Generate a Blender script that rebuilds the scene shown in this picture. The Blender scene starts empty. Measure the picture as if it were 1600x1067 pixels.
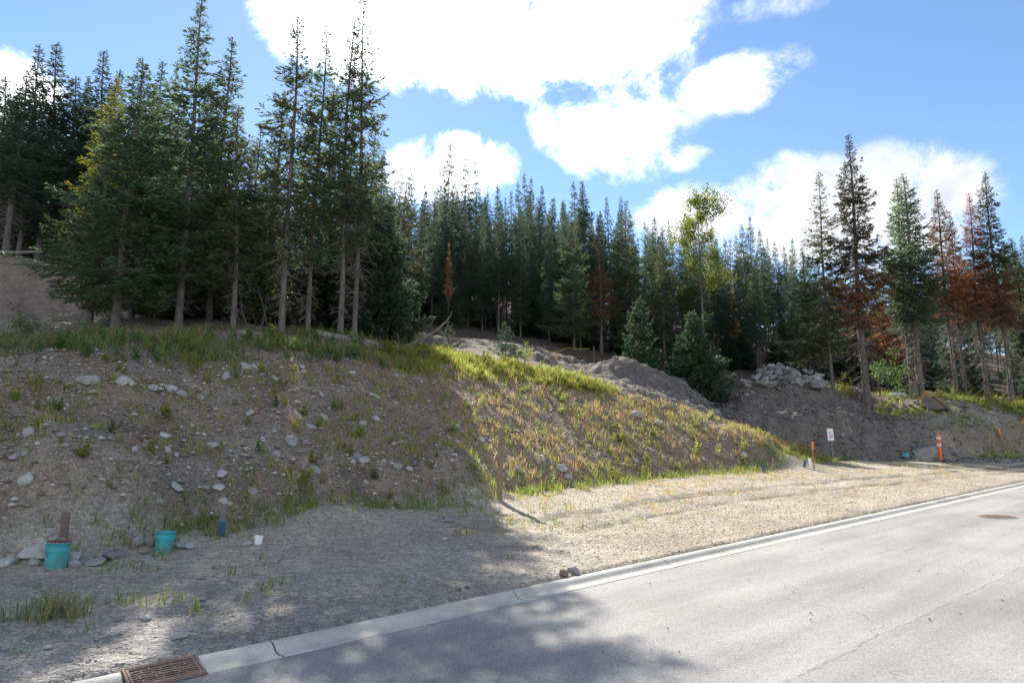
import bpy, math, random
import numpy as np
from mathutils import Vector, Matrix
rng = np.random.default_rng(7)
random.seed(7)
sc = bpy.context.scene
COL = sc.collection

# ------------------------------------------------------------------ camera
F, CAMH, PITCH = 1067.0, 1.8, math.radians(9.0)
cam_d = bpy.data.cameras.new('camera'); cam = bpy.data.objects.new('camera', cam_d); COL.objects.link(cam)
cam_d.sensor_width = 36.0; cam_d.lens = 24.0; cam_d.clip_start = 0.1; cam_d.clip_end = 4000
cam.location = (0, 0, CAMH); cam.rotation_euler = (math.radians(90) + PITCH, 0, 0)
sc.camera = cam

# ------------------------------------------------------------------ light
SUN_AZ, SUN_EL = math.radians(-18.5), math.radians(36.0)
SUN = Vector((math.sin(SUN_AZ)*math.cos(SUN_EL), math.cos(SUN_AZ)*math.cos(SUN_EL), math.sin(SUN_EL)))
sun_d = bpy.data.lights.new('sun', 'SUN'); sun = bpy.data.objects.new('sun', sun_d); COL.objects.link(sun)
sun_d.energy = 3.7; sun_d.angle = math.radians(0.53); sun_d.color = (1.0, 0.93, 0.82)
sun.rotation_euler = SUN.to_track_quat('Z', 'Y').to_euler(); sun.location = (-20, 60, 60)
sc.view_settings.view_transform = 'Standard'; sc.view_settings.look = 'None'
sc.view_settings.gamma = 1.0; sc.view_settings.use_curve_mapping = False
sc.view_settings.exposure = 1.9
sc.cycles.use_adaptive_sampling = True; sc.cycles.adaptive_threshold = 0.02
sc.cycles.max_bounces = 6; sc.cycles.diffuse_bounces = 2; sc.cycles.glossy_bounces = 2; sc.cycles.transmission_bounces = 4; sc.cycles.transparent_max_bounces = 4
CP, SP = math.cos(PITCH), math.sin(PITCH)

def ray(u, v):
    x = (u-800)/F; zz = (533.5-v)/F
    return np.array([x, CP-zz*SP, SP+zz*CP])

# ------------------------------------------------------------------ world: sky and clouds
class NT:
    """small helper for node trees"""
    def __init__(s, nt): s.nt = nt; s.n = nt.nodes; s.l = nt.links; s.n.clear()
    def node(s, typ, ins=None, **props):
        n = s.n.new(typ)
        for k, v in props.items(): setattr(n, k, v)
        for k, v in (ins or {}).items(): s.set(n, k, v)
        return n
    def set(s, n, k, v):
        sock = n.inputs[k]
        if isinstance(v, bpy.types.NodeSocket): s.l.new(v, sock)
        else: sock.default_value = v
    def math(s, op, a, b=0.0, c=0.0, clamp=False):
        n = s.node('ShaderNodeMath', operation=op, use_clamp=clamp)
        for i, v in enumerate((a, b, c)): s.set(n, i, v)
        return n.outputs[0]
    def mix(s, fac, a, b, mode='MIX'):
        n = s.node('ShaderNodeMix', data_type='RGBA', blend_type=mode)
        s.set(n, 0, fac); s.set(n, 6, a); s.set(n, 7, b)
        return n.outputs[2]
    def rng(s, v, a, b, c=0.0, d=1.0, smooth=False):
        n = s.node('ShaderNodeMapRange', interpolation_type='SMOOTHSTEP' if smooth else 'LINEAR')
        for i, q in enumerate((v, a, b, c, d)): s.set(n, i, q)
        return n.outputs[0]
    def noise(s, vec, scale, detail=4.0, rough=0.55, dist=0.0):
        n = s.node('ShaderNodeTexNoise')
        if vec is not None: s.set(n, 'Vector', vec)
        for k, v in (('Scale', scale), ('Detail', detail), ('Roughness', rough), ('Distortion', dist)): s.set(n, k, v)
        return n.outputs['Fac']
    def voro(s, vec, scale, feature='F1', rand=1.0):
        n = s.node('ShaderNodeTexVoronoi', feature=feature)
        if vec is not None: s.set(n, 'Vector', vec)
        s.set(n, 'Scale', scale)
        if 'Randomness' in n.inputs: s.set(n, 'Randomness', rand)
        return n

world = bpy.data.worlds.new('World'); sc.world = world; world.use_nodes = True
W = NT(world.node_tree)
sky = W.node('ShaderNodeTexSky', sky_type='NISHITA', sun_disc=False)
sky.sun_elevation = SUN_EL; sky.sun_rotation = SUN_AZ; sky.altitude = 1500.0
sky.air_density = 1.0; sky.dust_density = 0.1; sky.ozone_density = 2.5
SKY_STRENGTH = 0.060
tc = W.node('ShaderNodeTexCoord'); DIR = tc.outputs['Generated']
def dirdot(v):
    n = W.node('ShaderNodeVectorMath', operation='DOT_PRODUCT'); W.set(n, 0, DIR); n.inputs[1].default_value = tuple(v)
    return n.outputs['Value']
# masses of cumulus standing in the sky: direction (through a pixel of the photograph), angular half sizes, tilt, weight
CLOUDS = [(770, 25, 300, 120, 0.0, 1.0), (560, 15, 150, 110, 0.0, 1.0), (980, 35, 115, 125, -15, 1.0), (935, 225, 120, 62, -28, .8),
          (1015, 200, 80, 60, 10, .7), (1145, 132, 105, 46, 8, .9), (1065, 246, 48, 26, 0, .75), (695, 272, 115, 62, 12, 1.0), (1400, 325, 120, 92, 0, 1.15),
          (1235, 335, 110, 88, -5, 1.15), (1090, 335, 110, 52, 0, 1.0), (15, 140, 60, 55, 0, .85), (1500, 345, 60, 36, 0, .45), (1210, 10, 90, 24, 0, .42)]
tot = None
for (u, v, a, b, rot, w) in CLOUDS:
    c = Vector(ray(u, v)).normalized(); e1 = c.cross(Vector((0, 0, 1))).normalized(); e2 = e1.cross(c)
    r_ = math.radians(rot); f1 = e1*math.cos(r_)+e2*math.sin(r_); f2 = e2*math.cos(r_)-e1*math.sin(r_)
    k = F*1.10
    X = dirdot(f1*(k/a)); Y = dirdot(f2*(k/b))
    d2 = W.math('MULTIPLY_ADD', X, X, W.math('MULTIPLY', Y, Y))
    val = W.rng(d2, 1.6, 0.0, 0.0, w)
    tot = val if tot is None else W.math('SMOOTH_MAX', tot, val, 0.15)
# the rest of the sky carries the same broken cumulus
sep = W.node('ShaderNodeSeparateXYZ', {0: DIR})
warp = W.node('ShaderNodeTexNoise', {'Vector': DIR, 'Scale': 5.0, 'Detail': 1.0})
wv = W.node('ShaderNodeVectorMath', operation='MULTIPLY_ADD'); W.set(wv, 0, warp.outputs['Color']); wv.inputs[1].default_value = (.12, .12, .12); W.set(wv, 2, DIR)
VIEW = Vector(ray(800, 330)).normalized()
inview = W.rng(dirdot(VIEW), .62, .80, 0.0, 1.0, True)
broad = W.rng(W.noise(wv.outputs[0], 2.6, 1.0), .42, .62, 0.0, .9)
tot = W.math('MAXIMUM', tot, W.math('MULTIPLY', broad, W.math('SUBTRACT', 1.0, inview)))
n1 = W.noise(wv.outputs[0], 12.0, 7.0, .66)
dens = W.math('MULTIPLY_ADD', W.math('SUBTRACT', n1, .5), W.math('MULTIPLY_ADD', tot, 3.4, .4), tot)
mask = W.rng(dens, .20, .92, 0.0, 1.0, True)
mask = W.math('MULTIPLY', mask, W.rng(sep.outputs['Z'], .0, .05))
sd = dirdot(SUN)
glow = W.math('POWER', W.math('MAXIMUM', sd, 0.0), 12.0)
thick = W.rng(dens, .45, 1.05, 0.0, 1.0, True)
shade = W.rng(W.noise(wv.outputs[0], 8.0, 3.0, .5), .40, .62, 0.0, 1.0)
greyf = W.math('MULTIPLY', W.math('MULTIPLY', thick, shade), .85)
ccol = W.mix(greyf, (0.60, 0.615, 0.635, 1), (0.33, 0.36, 0.42, 1))
cbri = W.math('ADD', W.math('MULTIPLY_ADD', glow, 1.7, .50), W.rng(sd, .3, -.6, 0.0, .8))  # unseen clouds opposite the sun brightened to add fill light
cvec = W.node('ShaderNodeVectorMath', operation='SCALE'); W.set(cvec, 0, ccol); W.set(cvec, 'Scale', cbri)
hs = W.node('ShaderNodeHueSaturation', {'Color': sky.outputs[0], 'Saturation': 1.02})
skys = W.node('ShaderNodeVectorMath', operation='SCALE'); W.set(skys, 0, hs.outputs[0]); skys.inputs['Scale'].default_value = SKY_STRENGTH
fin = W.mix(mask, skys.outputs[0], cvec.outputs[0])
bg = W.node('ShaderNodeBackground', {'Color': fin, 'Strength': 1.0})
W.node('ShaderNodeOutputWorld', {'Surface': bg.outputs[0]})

# ------------------------------------------------------------------ helpers
def tag(o, label=None, cat=None, group=None, kind=None):
    if label: o['label'] = label
    if cat: o['category'] = cat
    if group: o['group'] = group
    if kind: o['kind'] = kind
    return o

def mesh_from(name, V, faces, mat=None, smooth=False, colors=None):
    """faces: list of int arrays, each (n,3) or (n,4)"""
    me = bpy.data.meshes.new(name)
    V = np.asarray(V, dtype=np.float32)
    me.vertices.add(len(V)); me.vertices.foreach_set('co', V.ravel())
    faces = [np.asarray(f, dtype=np.int32) for f in faces if len(f)]
    loops = np.concatenate([f.ravel() for f in faces])
    sizes = np.concatenate([np.full(len(f), f.shape[1], dtype=np.int32) for f in faces])
    starts = np.concatenate([[0], np.cumsum(sizes)[:-1]]).astype(np.int32)
    me.loops.add(len(loops)); me.loops.foreach_set('vertex_index', loops)
    me.polygons.add(len(sizes)); me.polygons.foreach_set('loop_start', starts); me.polygons.foreach_set('loop_total', sizes)
    if smooth: me.polygons.foreach_set('use_smooth', np.ones(len(sizes), dtype=bool))
    me.update(calc_edges=True)
    if colors is not None:
        at = me.color_attributes.new('Col', 'FLOAT_COLOR', 'POINT')
        c = np.ones((len(V), 4), dtype=np.float32); c[:, :3] = colors
        at.data.foreach_set('color', c.ravel())
    if mat: me.materials.append(mat)
    return me

def obj(name, me, parent=None, loc=(0, 0, 0), rot=(0, 0, 0), scale=(1, 1, 1)):
    o = bpy.data.objects.new(name, me); COL.objects.link(o)
    o.parent = parent; o.location = loc; o.rotation_euler = rot; o.scale = scale
    return o

def empty(name, loc=(0, 0, 0), rot=(0, 0, 0), scale=(1, 1, 1)):
    o = obj(name, None, None, loc, rot, scale); o.empty_display_size = .2
    return o

class MB:
    """collects simple solids into one mesh"""
    def __init__(s): s.V = []; s.F = []; s.n = 0
    def add(s, V, F):
        for f in F: s.F.append([i+s.n for i in f])
        s.V += [tuple(v) for v in V]; s.n += len(V); return s
    def box(s, c, d, M=None, taper=1.0):
        V = []
        for z in (-1, 1):
            k = taper if z > 0 else 1.0
            for x, y in ((-1, -1), (1, -1), (1, 1), (-1, 1)): V.append(Vector((x*d[0]/2*k, y*d[1]/2*k, z*d[2]/2)))
        V = [(M @ v if M else v)+Vector(c) for v in V]
        return s.add(V, [(3, 2, 1, 0), (4, 5, 6, 7), (0, 1, 5, 4), (1, 2, 6, 5), (2, 3, 7, 6), (3, 0, 4, 7)])
    def tube(s, pts, rad, n=8, cap=True):
        pts = [Vector(p) for p in pts]; rings = []
        for i, p in enumerate(pts):
            d = (pts[min(i+1, len(pts)-1)]-pts[max(i-1, 0)]).normalized()
            a = d.cross(Vector((0, 0, 1)) if abs(d.z) < .9 else Vector((1, 0, 0))).normalized(); b = d.cross(a)
            r = rad[i] if hasattr(rad, '__len__') else rad
            rings.append([p+(a*math.cos(2*math.pi*k/n)+b*math.sin(2*math.pi*k/n))*r for k in range(n)])
        V = [v for r in rings for v in r]; Fs = []
        for i in range(len(rings)-1):
            for k in range(n): Fs.append((i*n+k, i*n+(k+1) % n, (i+1)*n+(k+1) % n, (i+1)*n+k))
        if cap: Fs.append(tuple(range(n))[::-1]); Fs.append(tuple((len(rings)-1)*n+k for k in range(n)))
        return s.add(V, Fs)
    def lathe(s, prof, n=24, M=None):
        V = []; Fs = []
        for r, z in prof:
            for k in range(n): V.append(Vector((r*math.cos(2*math.pi*k/n), r*math.sin(2*math.pi*k/n), z)))
        for i in range(len(prof)-1):
            for k in range(n): Fs.append((i*n+k, i*n+(k+1) % n, (i+1)*n+(k+1) % n, (i+1)*n+k))
        if M: V = [M @ v for v in V]
        return s.add(V, Fs)
    def prism(s, poly, y0, y1):
        n = len(poly)
        V = [Vector((x, y0, z)) for x, z in poly]+[Vector((x, y1, z)) for x, z in poly]
        Fs = [tuple(range(n)), tuple(range(2*n-1, n-1, -1))]+[(i, n+i, n+(i+1) % n, (i+1) % n) for i in range(n)]
        return s.add(V, Fs)
    def mesh(s, name, mat, smooth=False, bevel=0):
        me = bpy.data.meshes.new(name); me.from_pydata(s.V, [], s.F); me.update()
        import bmesh
        bm = bmesh.new(); bm.from_mesh(me)
        bmesh.ops.recalc_face_normals(bm, faces=bm.faces)
        if bevel: bmesh.ops.bevel(bm, geom=[e for e in bm.edges if len(e.link_faces) == 2 and e.calc_face_angle(0) > .6], offset=bevel, segments=2, affect='EDGES', profile=.6)
        for f in bm.faces: f.smooth = smooth
        bm.to_mesh(me); bm.free()
        if mat: me.materials.append(mat)
        return me

# value noise in numpy
_perm = np.random.default_rng(3).random((256, 256))
def vnoise(x, y):
    xi = np.floor(x).astype(int); yi = np.floor(y).astype(int); fx = x-xi; fy = y-yi
    fx = fx*fx*(3-2*fx); fy = fy*fy*(3-2*fy)
    g = lambda a, b: _perm[a & 255, b & 255]
    return (g(xi, yi)*(1-fx)+g(xi+1, yi)*fx)*(1-fy)+(g(xi, yi+1)*(1-fx)+g(xi+1, yi+1)*fx)*fy
def fbm(x, y, o=4, k=2.03, p=.5):
    r = 0.0; a = 1.0; t = 0.0
    for i in range(o):
        r = r+a*vnoise(x*k**i+17.3*i, y*k**i-9.1*i); t += a; a *= p
    return r/t-.5
def sstep(a, b, x):
    t = np.clip((x-a)/(b-a), 0, 1); return t*t*(3-2*t)

# ------------------------------------------------------------------ terrain
PH = math.radians(50.0); GR = .03
def st(x, y): return x*math.sin(PH)+y*math.cos(PH), -x*math.cos(PH)+y*math.sin(PH)
def xy(s, t): return s*math.sin(PH)-t*math.cos(PH), s*math.cos(PH)+t*math.sin(PH)
def toe(s): return np.interp(s, [-30, -5, .8, 3.5, 7, 10, 15.6, 22, 30, 32.5, 34.2, 36, 38, 39.7, 45, 60], [10.6, 10.8, 11.2, 11.3, 11.9, 12.2, 12.9, 12.6, 13.5, 12.9, 11.8, 10.7, 9.8, 9.2, 8.5, 8.2])
def base(s, t):
    sc_ = np.clip(s, -60, 90)
    return GR*sc_+np.where(t > 6.25, .08+.06*(np.minimum(t, 16)-6.25), 0.0)
SL = .55
CREST = [(-9.87, 13.05, 3.54), (-8.78, 14.28, 3.70), (-7.52, 15.92, 3.92), (-6.31, 18.03, 4.28), (-4.55, 20.07, 4.47), (-3.2, 21.22, 4.42), (-2.11, 22.34, 4.45), (0, 24.66, 4.61),
         (2.4, 25.57, 4.23), (4.06, 26.98, 4.37), (6.46, 27.6, 3.78), (9.19, 28.19, 2.9), (11.35, 28.47, 2.13), (13.35, 29.45, 1.73), (-12, 11.2, 3.4), (-16, 8, 3.2)]
FAR = [(0, 520, 19), (0, 495, 25), (150, 508, 20), (300, 515, 20.5), (450, 518, 22), (570, 532, 24), (640, 545, 26), (0, 490, 27), (100, 488, 27), (0, 400, 34), (60, 405, 34), (100, 440, 32), (140, 470, 30),
       (-200, 520, 18), (-200, 400, 32), (-200, 330, 50), (-500, 420, 20), (-500, 300, 40), (0, 370, 45), (0, 330, 60), (200, 440, 40), (200, 390, 60), (400, 470, 45), (400, 430, 70),
       (620, 542, 30), (700, 533, 36), (770, 536, 36), (700, 524, 45), (700, 500, 60), (850, 548, 38), (850, 535, 48), (850, 510, 70), (930, 572, 36), (930, 550, 48), (930, 515, 70),
       (760, 560, 28), (850, 572, 29.5), (910, 592, 31), (985, 588, 33), (1040, 603, 33), (1075, 608, 33), (985, 602, 38), (1050, 600, 42), (1050, 570, 55), (1110, 612, 37), (1150, 598, 41), (1150, 580, 52),
       (1175, 606, 35), (1220, 597, 35), (1285, 597, 35), (1340, 609, 35), (1130, 640, 31.5), (1200, 644, 31), (1300, 646, 31), (1390, 642, 31.5), (1250, 636, 32.5), (1110, 635, 33), (1170, 668, 29.6), (1230, 692, 29.8), (1300, 700, 29.5), (1380, 702, 30),
       (1340, 707, 28.5), (1420, 703, 30), (1440, 642, 33), (1500, 646, 33), (1560, 650, 33.5), (1600, 668, 33.5), (1440, 700, 31), (1500, 700, 31.3), (1560, 697, 32), (1600, 696, 32.6), (1350, 611, 37), (1440, 629, 36), (1520, 630, 36.5), (1600, 632, 37),
       (1350, 602, 45), (1500, 614, 48), (1700, 614, 48), (1300, 592, 50), (1250, 592, 45), (1800, 690, 40), (1800, 620, 55), (2200, 650, 50), (0, 300, 110), (400, 370, 110), (800, 450, 110), (1200, 510, 110), (1600, 540, 110)]
_cp = [c for c in CREST]
for (u, v, y) in FAR:
    d = ray(u, v); k = y/d[1]; _cp.append((d[0]*k, y, CAMH+d[2]*k))
_cp = np.array(_cp)
def _tps_k(r2): return .5*r2*np.log(r2+1e-9)
def _fit():
    X = _cp[:, :2]/20.0; n = len(X)
    K = _tps_k(((X[:, None]-X[None])**2).sum(-1))+np.eye(n)*4e-4
    P = np.hstack([np.ones((n, 1)), X]); A = np.zeros((n+3, n+3)); A[:n, :n] = K; A[:n, n:] = P; A[n:, :n] = P.T
    return X, np.linalg.solve(A, np.concatenate([_cp[:, 2], np.zeros(3)]))
_TX, _TW = _fit()
def plateau(x, y):
    r = np.hypot(x, y); k = np.minimum(1.0, 110/np.maximum(r, 1e-6)); px, py = x*k/20, y*k/20
    out = _TW[-3]+_TW[-2]*px+_TW[-1]*py
    if np.size(px) < 4000:
        return out+_tps_k((px[..., None]-_TX[:, 0])**2+(py[..., None]-_TX[:, 1])**2) @ _TW[:-3]+.02*np.maximum(r-110, 0)
    for i in range(len(_TX)): out = out+_TW[i]*_tps_k((px-_TX[i, 0])**2+(py-_TX[i, 1])**2)
    return out+.02*np.maximum(r-110, 0)
HEAPS = [(-6.55, 10.4, .95, 1.25, .9), (-1.25, 15.6, .55, .95, .6), (9.2, 25.3, .6, 1.5, .7), (-3.4, 12.2, .25, 1.3, .8), (5.6, 33.0, .75, 1.5, .8), (7.6, 32.6, .45, 1.2, .8)]
def zones(x, y):
    s, t = st(x, y); d = t-toe(s)
    pit = sstep(19.5, 23, s)*sstep(2.5, 5, d)+sstep(29.5, 31.5, s)*sstep(.3, 1.2, d); pit = np.clip(pit, 0, 1)*sstep(38.5, 35.5, y+.08*x)*sstep(34, 29, x)
    pit = np.maximum(pit, sstep(8.8, 10.0, x)*sstep(20.5, 18.2, x)*sstep(29.0, 29.5, y-.12*(x-12))*sstep(38, 36, y))
    slope = sstep(-.1, .5, d)*(1-pit)
    r = np.hypot(x, y)
    forest = sstep(30, 38, y+.2*np.minimum(x, 0))
    return s, t, d, slope, pit, forest
def height(x, y, detail=True):
    x = np.asarray(x, float); y = np.asarray(y, float)
    s, t, d, slope, pit, forest = zones(x, y)
    b = base(s, t); P = plateau(x, y)
    lim = P-b; up = (SL+1.5*sstep(27.5, 31, s))*np.maximum(d, 0)
    k = .25
    hh = np.clip(.5+.5*(lim-up)/k, 0, 1); mn = lim*(1-hh)+up*hh-k*hh*(1-hh)
    z = b+np.where(d > 0, mn*sstep(0, .7, d), 0.0)
    for hx, hy, hz, hr, fl in HEAPS:
        q = ((x-hx)**2+(y-hy)**2)/hr**2; z = z+hz*np.exp(-q**1.3)
    # the dug step and the spoil mound behind it
    yy = y+(fbm(x*.55+3, y*.2, 3)*1.3+fbm(x*2.2, y*1.1, 3)*.5)*sstep(28.8, 30, y)
    wp = sstep(8.6, 10.6, x)*sstep(20.5, 18.2, x)*sstep(28.7, 29.3, y-.12*(x-12))*sstep(38, 36, y)
    mx = np.exp(-((x-14.3)/3.5)**4); bench = np.interp(x, [8, 11, 15, 18, 21], [3.5, 3.45, 3.35, 3.1, 3.0])
    zt = np.interp(yy, [28.6, 29.6, 29.9, 30.7, 31.0, 31.3, 32.6], [1.5, 1.38, 1.55, 2.9, 3.36, 3.4, 3.2])/3.4*bench
    zt = zt+mx*np.interp(yy, [32.4, 33.0, 34.3, 35.0, 36.0, 37.5], [0, .25, 1.75, 2.0, 1.5, 1.1])+(1-mx)*np.interp(yy, [32, 36, 38], [0, .55, .9])
    z = z*(1-wp)+zt*wp
    if detail:
        on = sstep(6.3, 6.6, t)
        z = z+on*(1-sstep(-.2, .3, d))*(fbm(x*.9, y*.9, 4)*.10+fbm(x*5, y*5, 3)*.025)
        z = z+slope*(fbm(x*.8+5, y*.8, 3)*.20+fbm(x*5, y*5, 4)*.12+fbm(s*1.6, t*.35+9, 3)*.24+fbm(s*4.2, t*.6+29, 3)*.13)
        z = z+pit*(fbm(x*.8+50, y*.8, 4)*.35-np.abs(fbm(x*.9+7, y*1.6, 4))*1.0+.14+fbm(x*3.1, y*3.1, 4)*.34)
        # wheel ruts in the gravel shoulder
        ru = t-(9.0+.9*np.sin(s*.16-.8)); on2 = sstep(6, 9, s)*(1-sstep(-1.2, -.6, d))
        z = z-on2*.035*(np.exp(-(ru/.18)**2)+np.exp(-((ru+1.1)/.16)**2))+on2*.02*np.exp(-((ru-.3)/.15)**2)
    z = np.where(t < 6.27, b-.03-.10*sstep(6.27, 6.18, t)*0-.05*(t < 6.22), z)
    z = np.where((t >= 6.22) & (t < 6.32), np.minimum(z, GR*np.clip(s, -60, 90)+.052), z)
    return z
def hz(x, y): return float(height(np.array([x]), np.array([y]))[0])
def pick(u, v, tmin=4.0, tmax=90.0):
    """the point of the ground seen at a spot of the photograph"""
    d = ray(u, v); ts = np.geomspace(tmin, tmax, 1400); p = d[None]*ts[:, None]
    h = height(p[:, 0], p[:, 1]); ok = np.nonzero(h > p[:, 2]+CAMH)[0]
    i = ok[0] if len(ok) else -1
    return Vector((p[i, 0], p[i, 1], h[i]))
def at(u, y):
    """ground point at column u and distance y"""
    x = (u-800)/F*y
    for _ in range(4): x = (u-800)/F*(y*CP+(float(height(np.array([x]), np.array([y]), False)[0])-CAMH)*SP)
    return Vector((x, y, hz(x, y)))
def top_z(v, y):
    zz = (533.5-v)/F; return CAMH+y*(SP+zz*CP)/(CP-zz*SP)
def pxm(p): return F/(p[1]*CP+(p[2]-CAMH)*SP)      # pixels of the photograph per metre at a point

# ------------------------------------------------------------------ materials
def new_mat(name):
    m = bpy.data.materials.new(name); m.use_nodes = True
    return m, NT(m.node_tree)
def finish(T, col, rough=.8, spec=.3, bump=None, bstr=.5, bdist=.02, metal=0.0, transl=0.0, tcol=None):
    p = T.node('ShaderNodeBsdfPrincipled', {'Roughness': rough, 'Metallic': metal})
    T.set(p, 'Base Color', col); p.inputs['Specular IOR Level'].default_value = spec
    if bump is not None:
        b = T.node('ShaderNodeBump', {'Height': bump, 'Strength': bstr, 'Distance': bdist}); T.set(p, 'Normal', b.outputs[0])
    out = p.outputs[0]
    if transl:
        t = T.node('ShaderNodeBsdfTranslucent'); T.set(t, 'Color', tcol if tcol is not None else col)
        mx = T.node('ShaderNodeMixShader', {0: transl, 1: out, 2: t.outputs[0]}); out = mx.outputs[0]
    T.node('ShaderNodeOutputMaterial', {'Surface': out})
def ocoord(T): return T.node('ShaderNodeTexCoord').outputs['Object']
def wcoord(T): return T.node('ShaderNodeNewGeometry').outputs['Position']
def hsv(T, col, h=.5, s=1.0, v=1.0):
    n = T.node('ShaderNodeHueSaturation'); T.set(n, 'Color', col)
    for k, q in (('Hue', h), ('Saturation', s), ('Value', v)): T.set(n, k, q)
    return n.outputs[0]

def mat_simple(name, c, rough=.7, spec=.3, var=.25, scale=8.0, bump=0.0, metal=0.0, c2=None, stretch=None):
    m, T = new_mat(name); oc = ocoord(T)
    if stretch:
        mp = T.node('ShaderNodeMapping', {'Vector': oc}); mp.inputs['Scale'].default_value = stretch; oc = mp.outputs[0]
    n = T.noise(oc, scale, 6.0, .6)
    rd = T.node('ShaderNodeObjectInfo').outputs['Random']
    c2 = c2 or tuple(q*(1-var*1.6) for q in c)
    col = T.mix(T.rng(n, .35, .68), (*c, 1), (*c2, 1))
    col = hsv(T, col, v=T.rng(rd, 0, 1, 1-var*.6, 1+var*.6))
    finish(T, col, rough, spec, n if bump else None, bump, .02, metal)
    return m

def mat_ground():
    m, T = new_mat('soil_and_gravel'); pos = wcoord(T)
    at_ = T.node('ShaderNodeVertexColor', layer_name='Col').outputs['Color']
    v1 = T.voro(pos, 22.0); v2 = T.voro(pos, 60.0); v3 = T.voro(pos, 9.0)
    n1 = T.noise(pos, .7, 3.0, .6); n2 = T.noise(pos, 7.0, 5.0, .65)
    def val(v, a, b): return T.rng(T.node('ShaderNodeSeparateColor', {0: v.outputs['Color']}).outputs[0], 0, 1, a, b)
    col = hsv(T, at_, v=T.math('MULTIPLY', T.rng(n1, .3, .7, .78, 1.18), T.rng(n2, .3, .7, .78, 1.2)))
    col = hsv(T, col, v=T.math('MULTIPLY', val(v1, .78, 1.24), val(v2, .72, 1.30)))
    # paler chips of stone in the soil
    peb = T.math('MULTIPLY', T.rng(v3.outputs['Distance'], .30, .24), T.rng(T.node('ShaderNodeSeparateColor', {0: v3.outputs['Color']}).outputs[1], .80, .82))
    col = T.mix(T.math('MULTIPLY', peb, .6), col, (.33, .32, .30, 1))
    hgt = T.math('ADD', T.math('MULTIPLY', v1.outputs['Distance'], -.55), T.math('MULTIPLY', v2.outputs['Distance'], -.2))
    hgt = T.math('ADD', hgt, T.math('MULTIPLY', n2, 1.1)); hgt = T.math('ADD', hgt, T.math('MULTIPLY', peb, .3))
    finish(T, col, .95, .12, hgt, .8, .035)
    return m

def mat_asphalt():
    m, T = new_mat('dusty_asphalt'); pos = wcoord(T)
    mp = T.node('ShaderNodeMapping', {'Vector': pos}); mp.inputs['Rotation'].default_value = (0, 0, PH-math.pi/2)
    mp2 = T.node('ShaderNodeMapping', {'Vector': mp.outputs[0]}); mp2.inputs['Scale'].default_value = (.25, 2.2, 1)
    dust = T.noise(mp2.outputs[0], .9, 5.0, .6); blot = T.noise(pos, .5, 4.0, .55)
    fine = T.voro(pos, 130.0); f2 = T.voro(pos, 48.0)
    fv = T.node('ShaderNodeSeparateColor', {0: fine.outputs['Color']}).outputs[0]
    f2v = T.node('ShaderNodeSeparateColor', {0: f2.outputs['Color']}).outputs[0]
    col = T.mix(T.rng(dust, .3, .7), (.165, .167, .17, 1), (.255, .252, .245, 1))
    col = hsv(T, col, v=T.math('MULTIPLY', T.rng(fv, 0, 1, .72, 1.3), T.rng(blot, .3, .7, .82, 1.14)))
    col = T.mix(T.math('MULTIPLY', T.rng(f2v, .93, .95), .35), col, (.07, .07, .072, 1))
    # paving seam along the lane, dark and ragged
    sx = T.node('ShaderNodeSeparateXYZ', {0: mp.outputs[0]})
    jit = T.math('MULTIPLY', T.math('SUBTRACT', T.noise(mp.outputs[0], 1.6, 6.0, .7), .5), .22)
    dist = T.math('ABSOLUTE', T.math('SUBTRACT', T.math('ADD', sx.outputs['Y'], jit), 2.72))
    seam = T.math('MULTIPLY', T.rng(dist, .020, .004), T.rng(T.noise(mp.outputs[0], 7.0, 5.0, .7), .38, .55))
    lane = T.rng(T.math('ADD', sx.outputs['Y'], jit), 2.70, 2.74)
    col = hsv(T, col, v=T.rng(lane, 0, 1, .93, 1.03))
    col = T.mix(T.math('MULTIPLY', seam, .32), col, (.045, .045, .045, 1))
    # a few hairline cracks
    ck = T.voro(mp.outputs[0], .34, 'DISTANCE_TO_EDGE'); mw = T.node('ShaderNodeTexNoise', {'Vector': pos, 'Scale': 1.2, 'Detail': 6.0})
    wv_ = T.node('ShaderNodeVectorMath', operation='MULTIPLY_ADD'); T.set(wv_, 0, mw.outputs['Color']); wv_.inputs[1].default_value = (1.1, 1.1, 1.1); T.set(wv_, 2, mp.outputs[0]); T.set(ck, 'Vector', wv_.outputs[0])
    crack = T.math('MULTIPLY', T.rng(ck.outputs['Distance'], .004, .0015), T.rng(T.noise(pos, .45, 2.0), .56, .62))
    col = T.mix(T.math('MULTIPLY', crack, .5), col, (.06, .06, .06, 1))
    h = T.math('ADD', T.math('MULTIPLY', fine.outputs['Distance'], -.5), T.math('MULTIPLY', seam, -1.2))
    finish(T, col, .85, .25, h, .55, .006)
    return m

def mat_concrete():
    m, T = new_mat('kerb_concrete'); pos = wcoord(T)
    n = T.noise(pos, 3.0, 8.0, .65); n2 = T.noise(pos, 60.0, 4.0, .6); n3 = T.noise(pos, 1.1, 5.0, .6)
    col = T.mix(T.rng(n, .35, .7), (.47, .445, .40, 1), (.36, .34, .305, 1))
    col = hsv(T, col, v=T.math('MULTIPLY', T.rng(n2, .3, .7, .85, 1.12), T.rng(n3, .35, .65, .86, 1.08)))
    pit = T.rng(T.voro(pos, 38.0).outputs['Distance'], .16, .10)
    col = T.mix(T.math('MULTIPLY', pit, .35), col, (.16, .155, .14, 1))
    finish(T, col, .88, .25, T.math('SUBTRACT', n2, pit), .3, .006)
    return m

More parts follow.
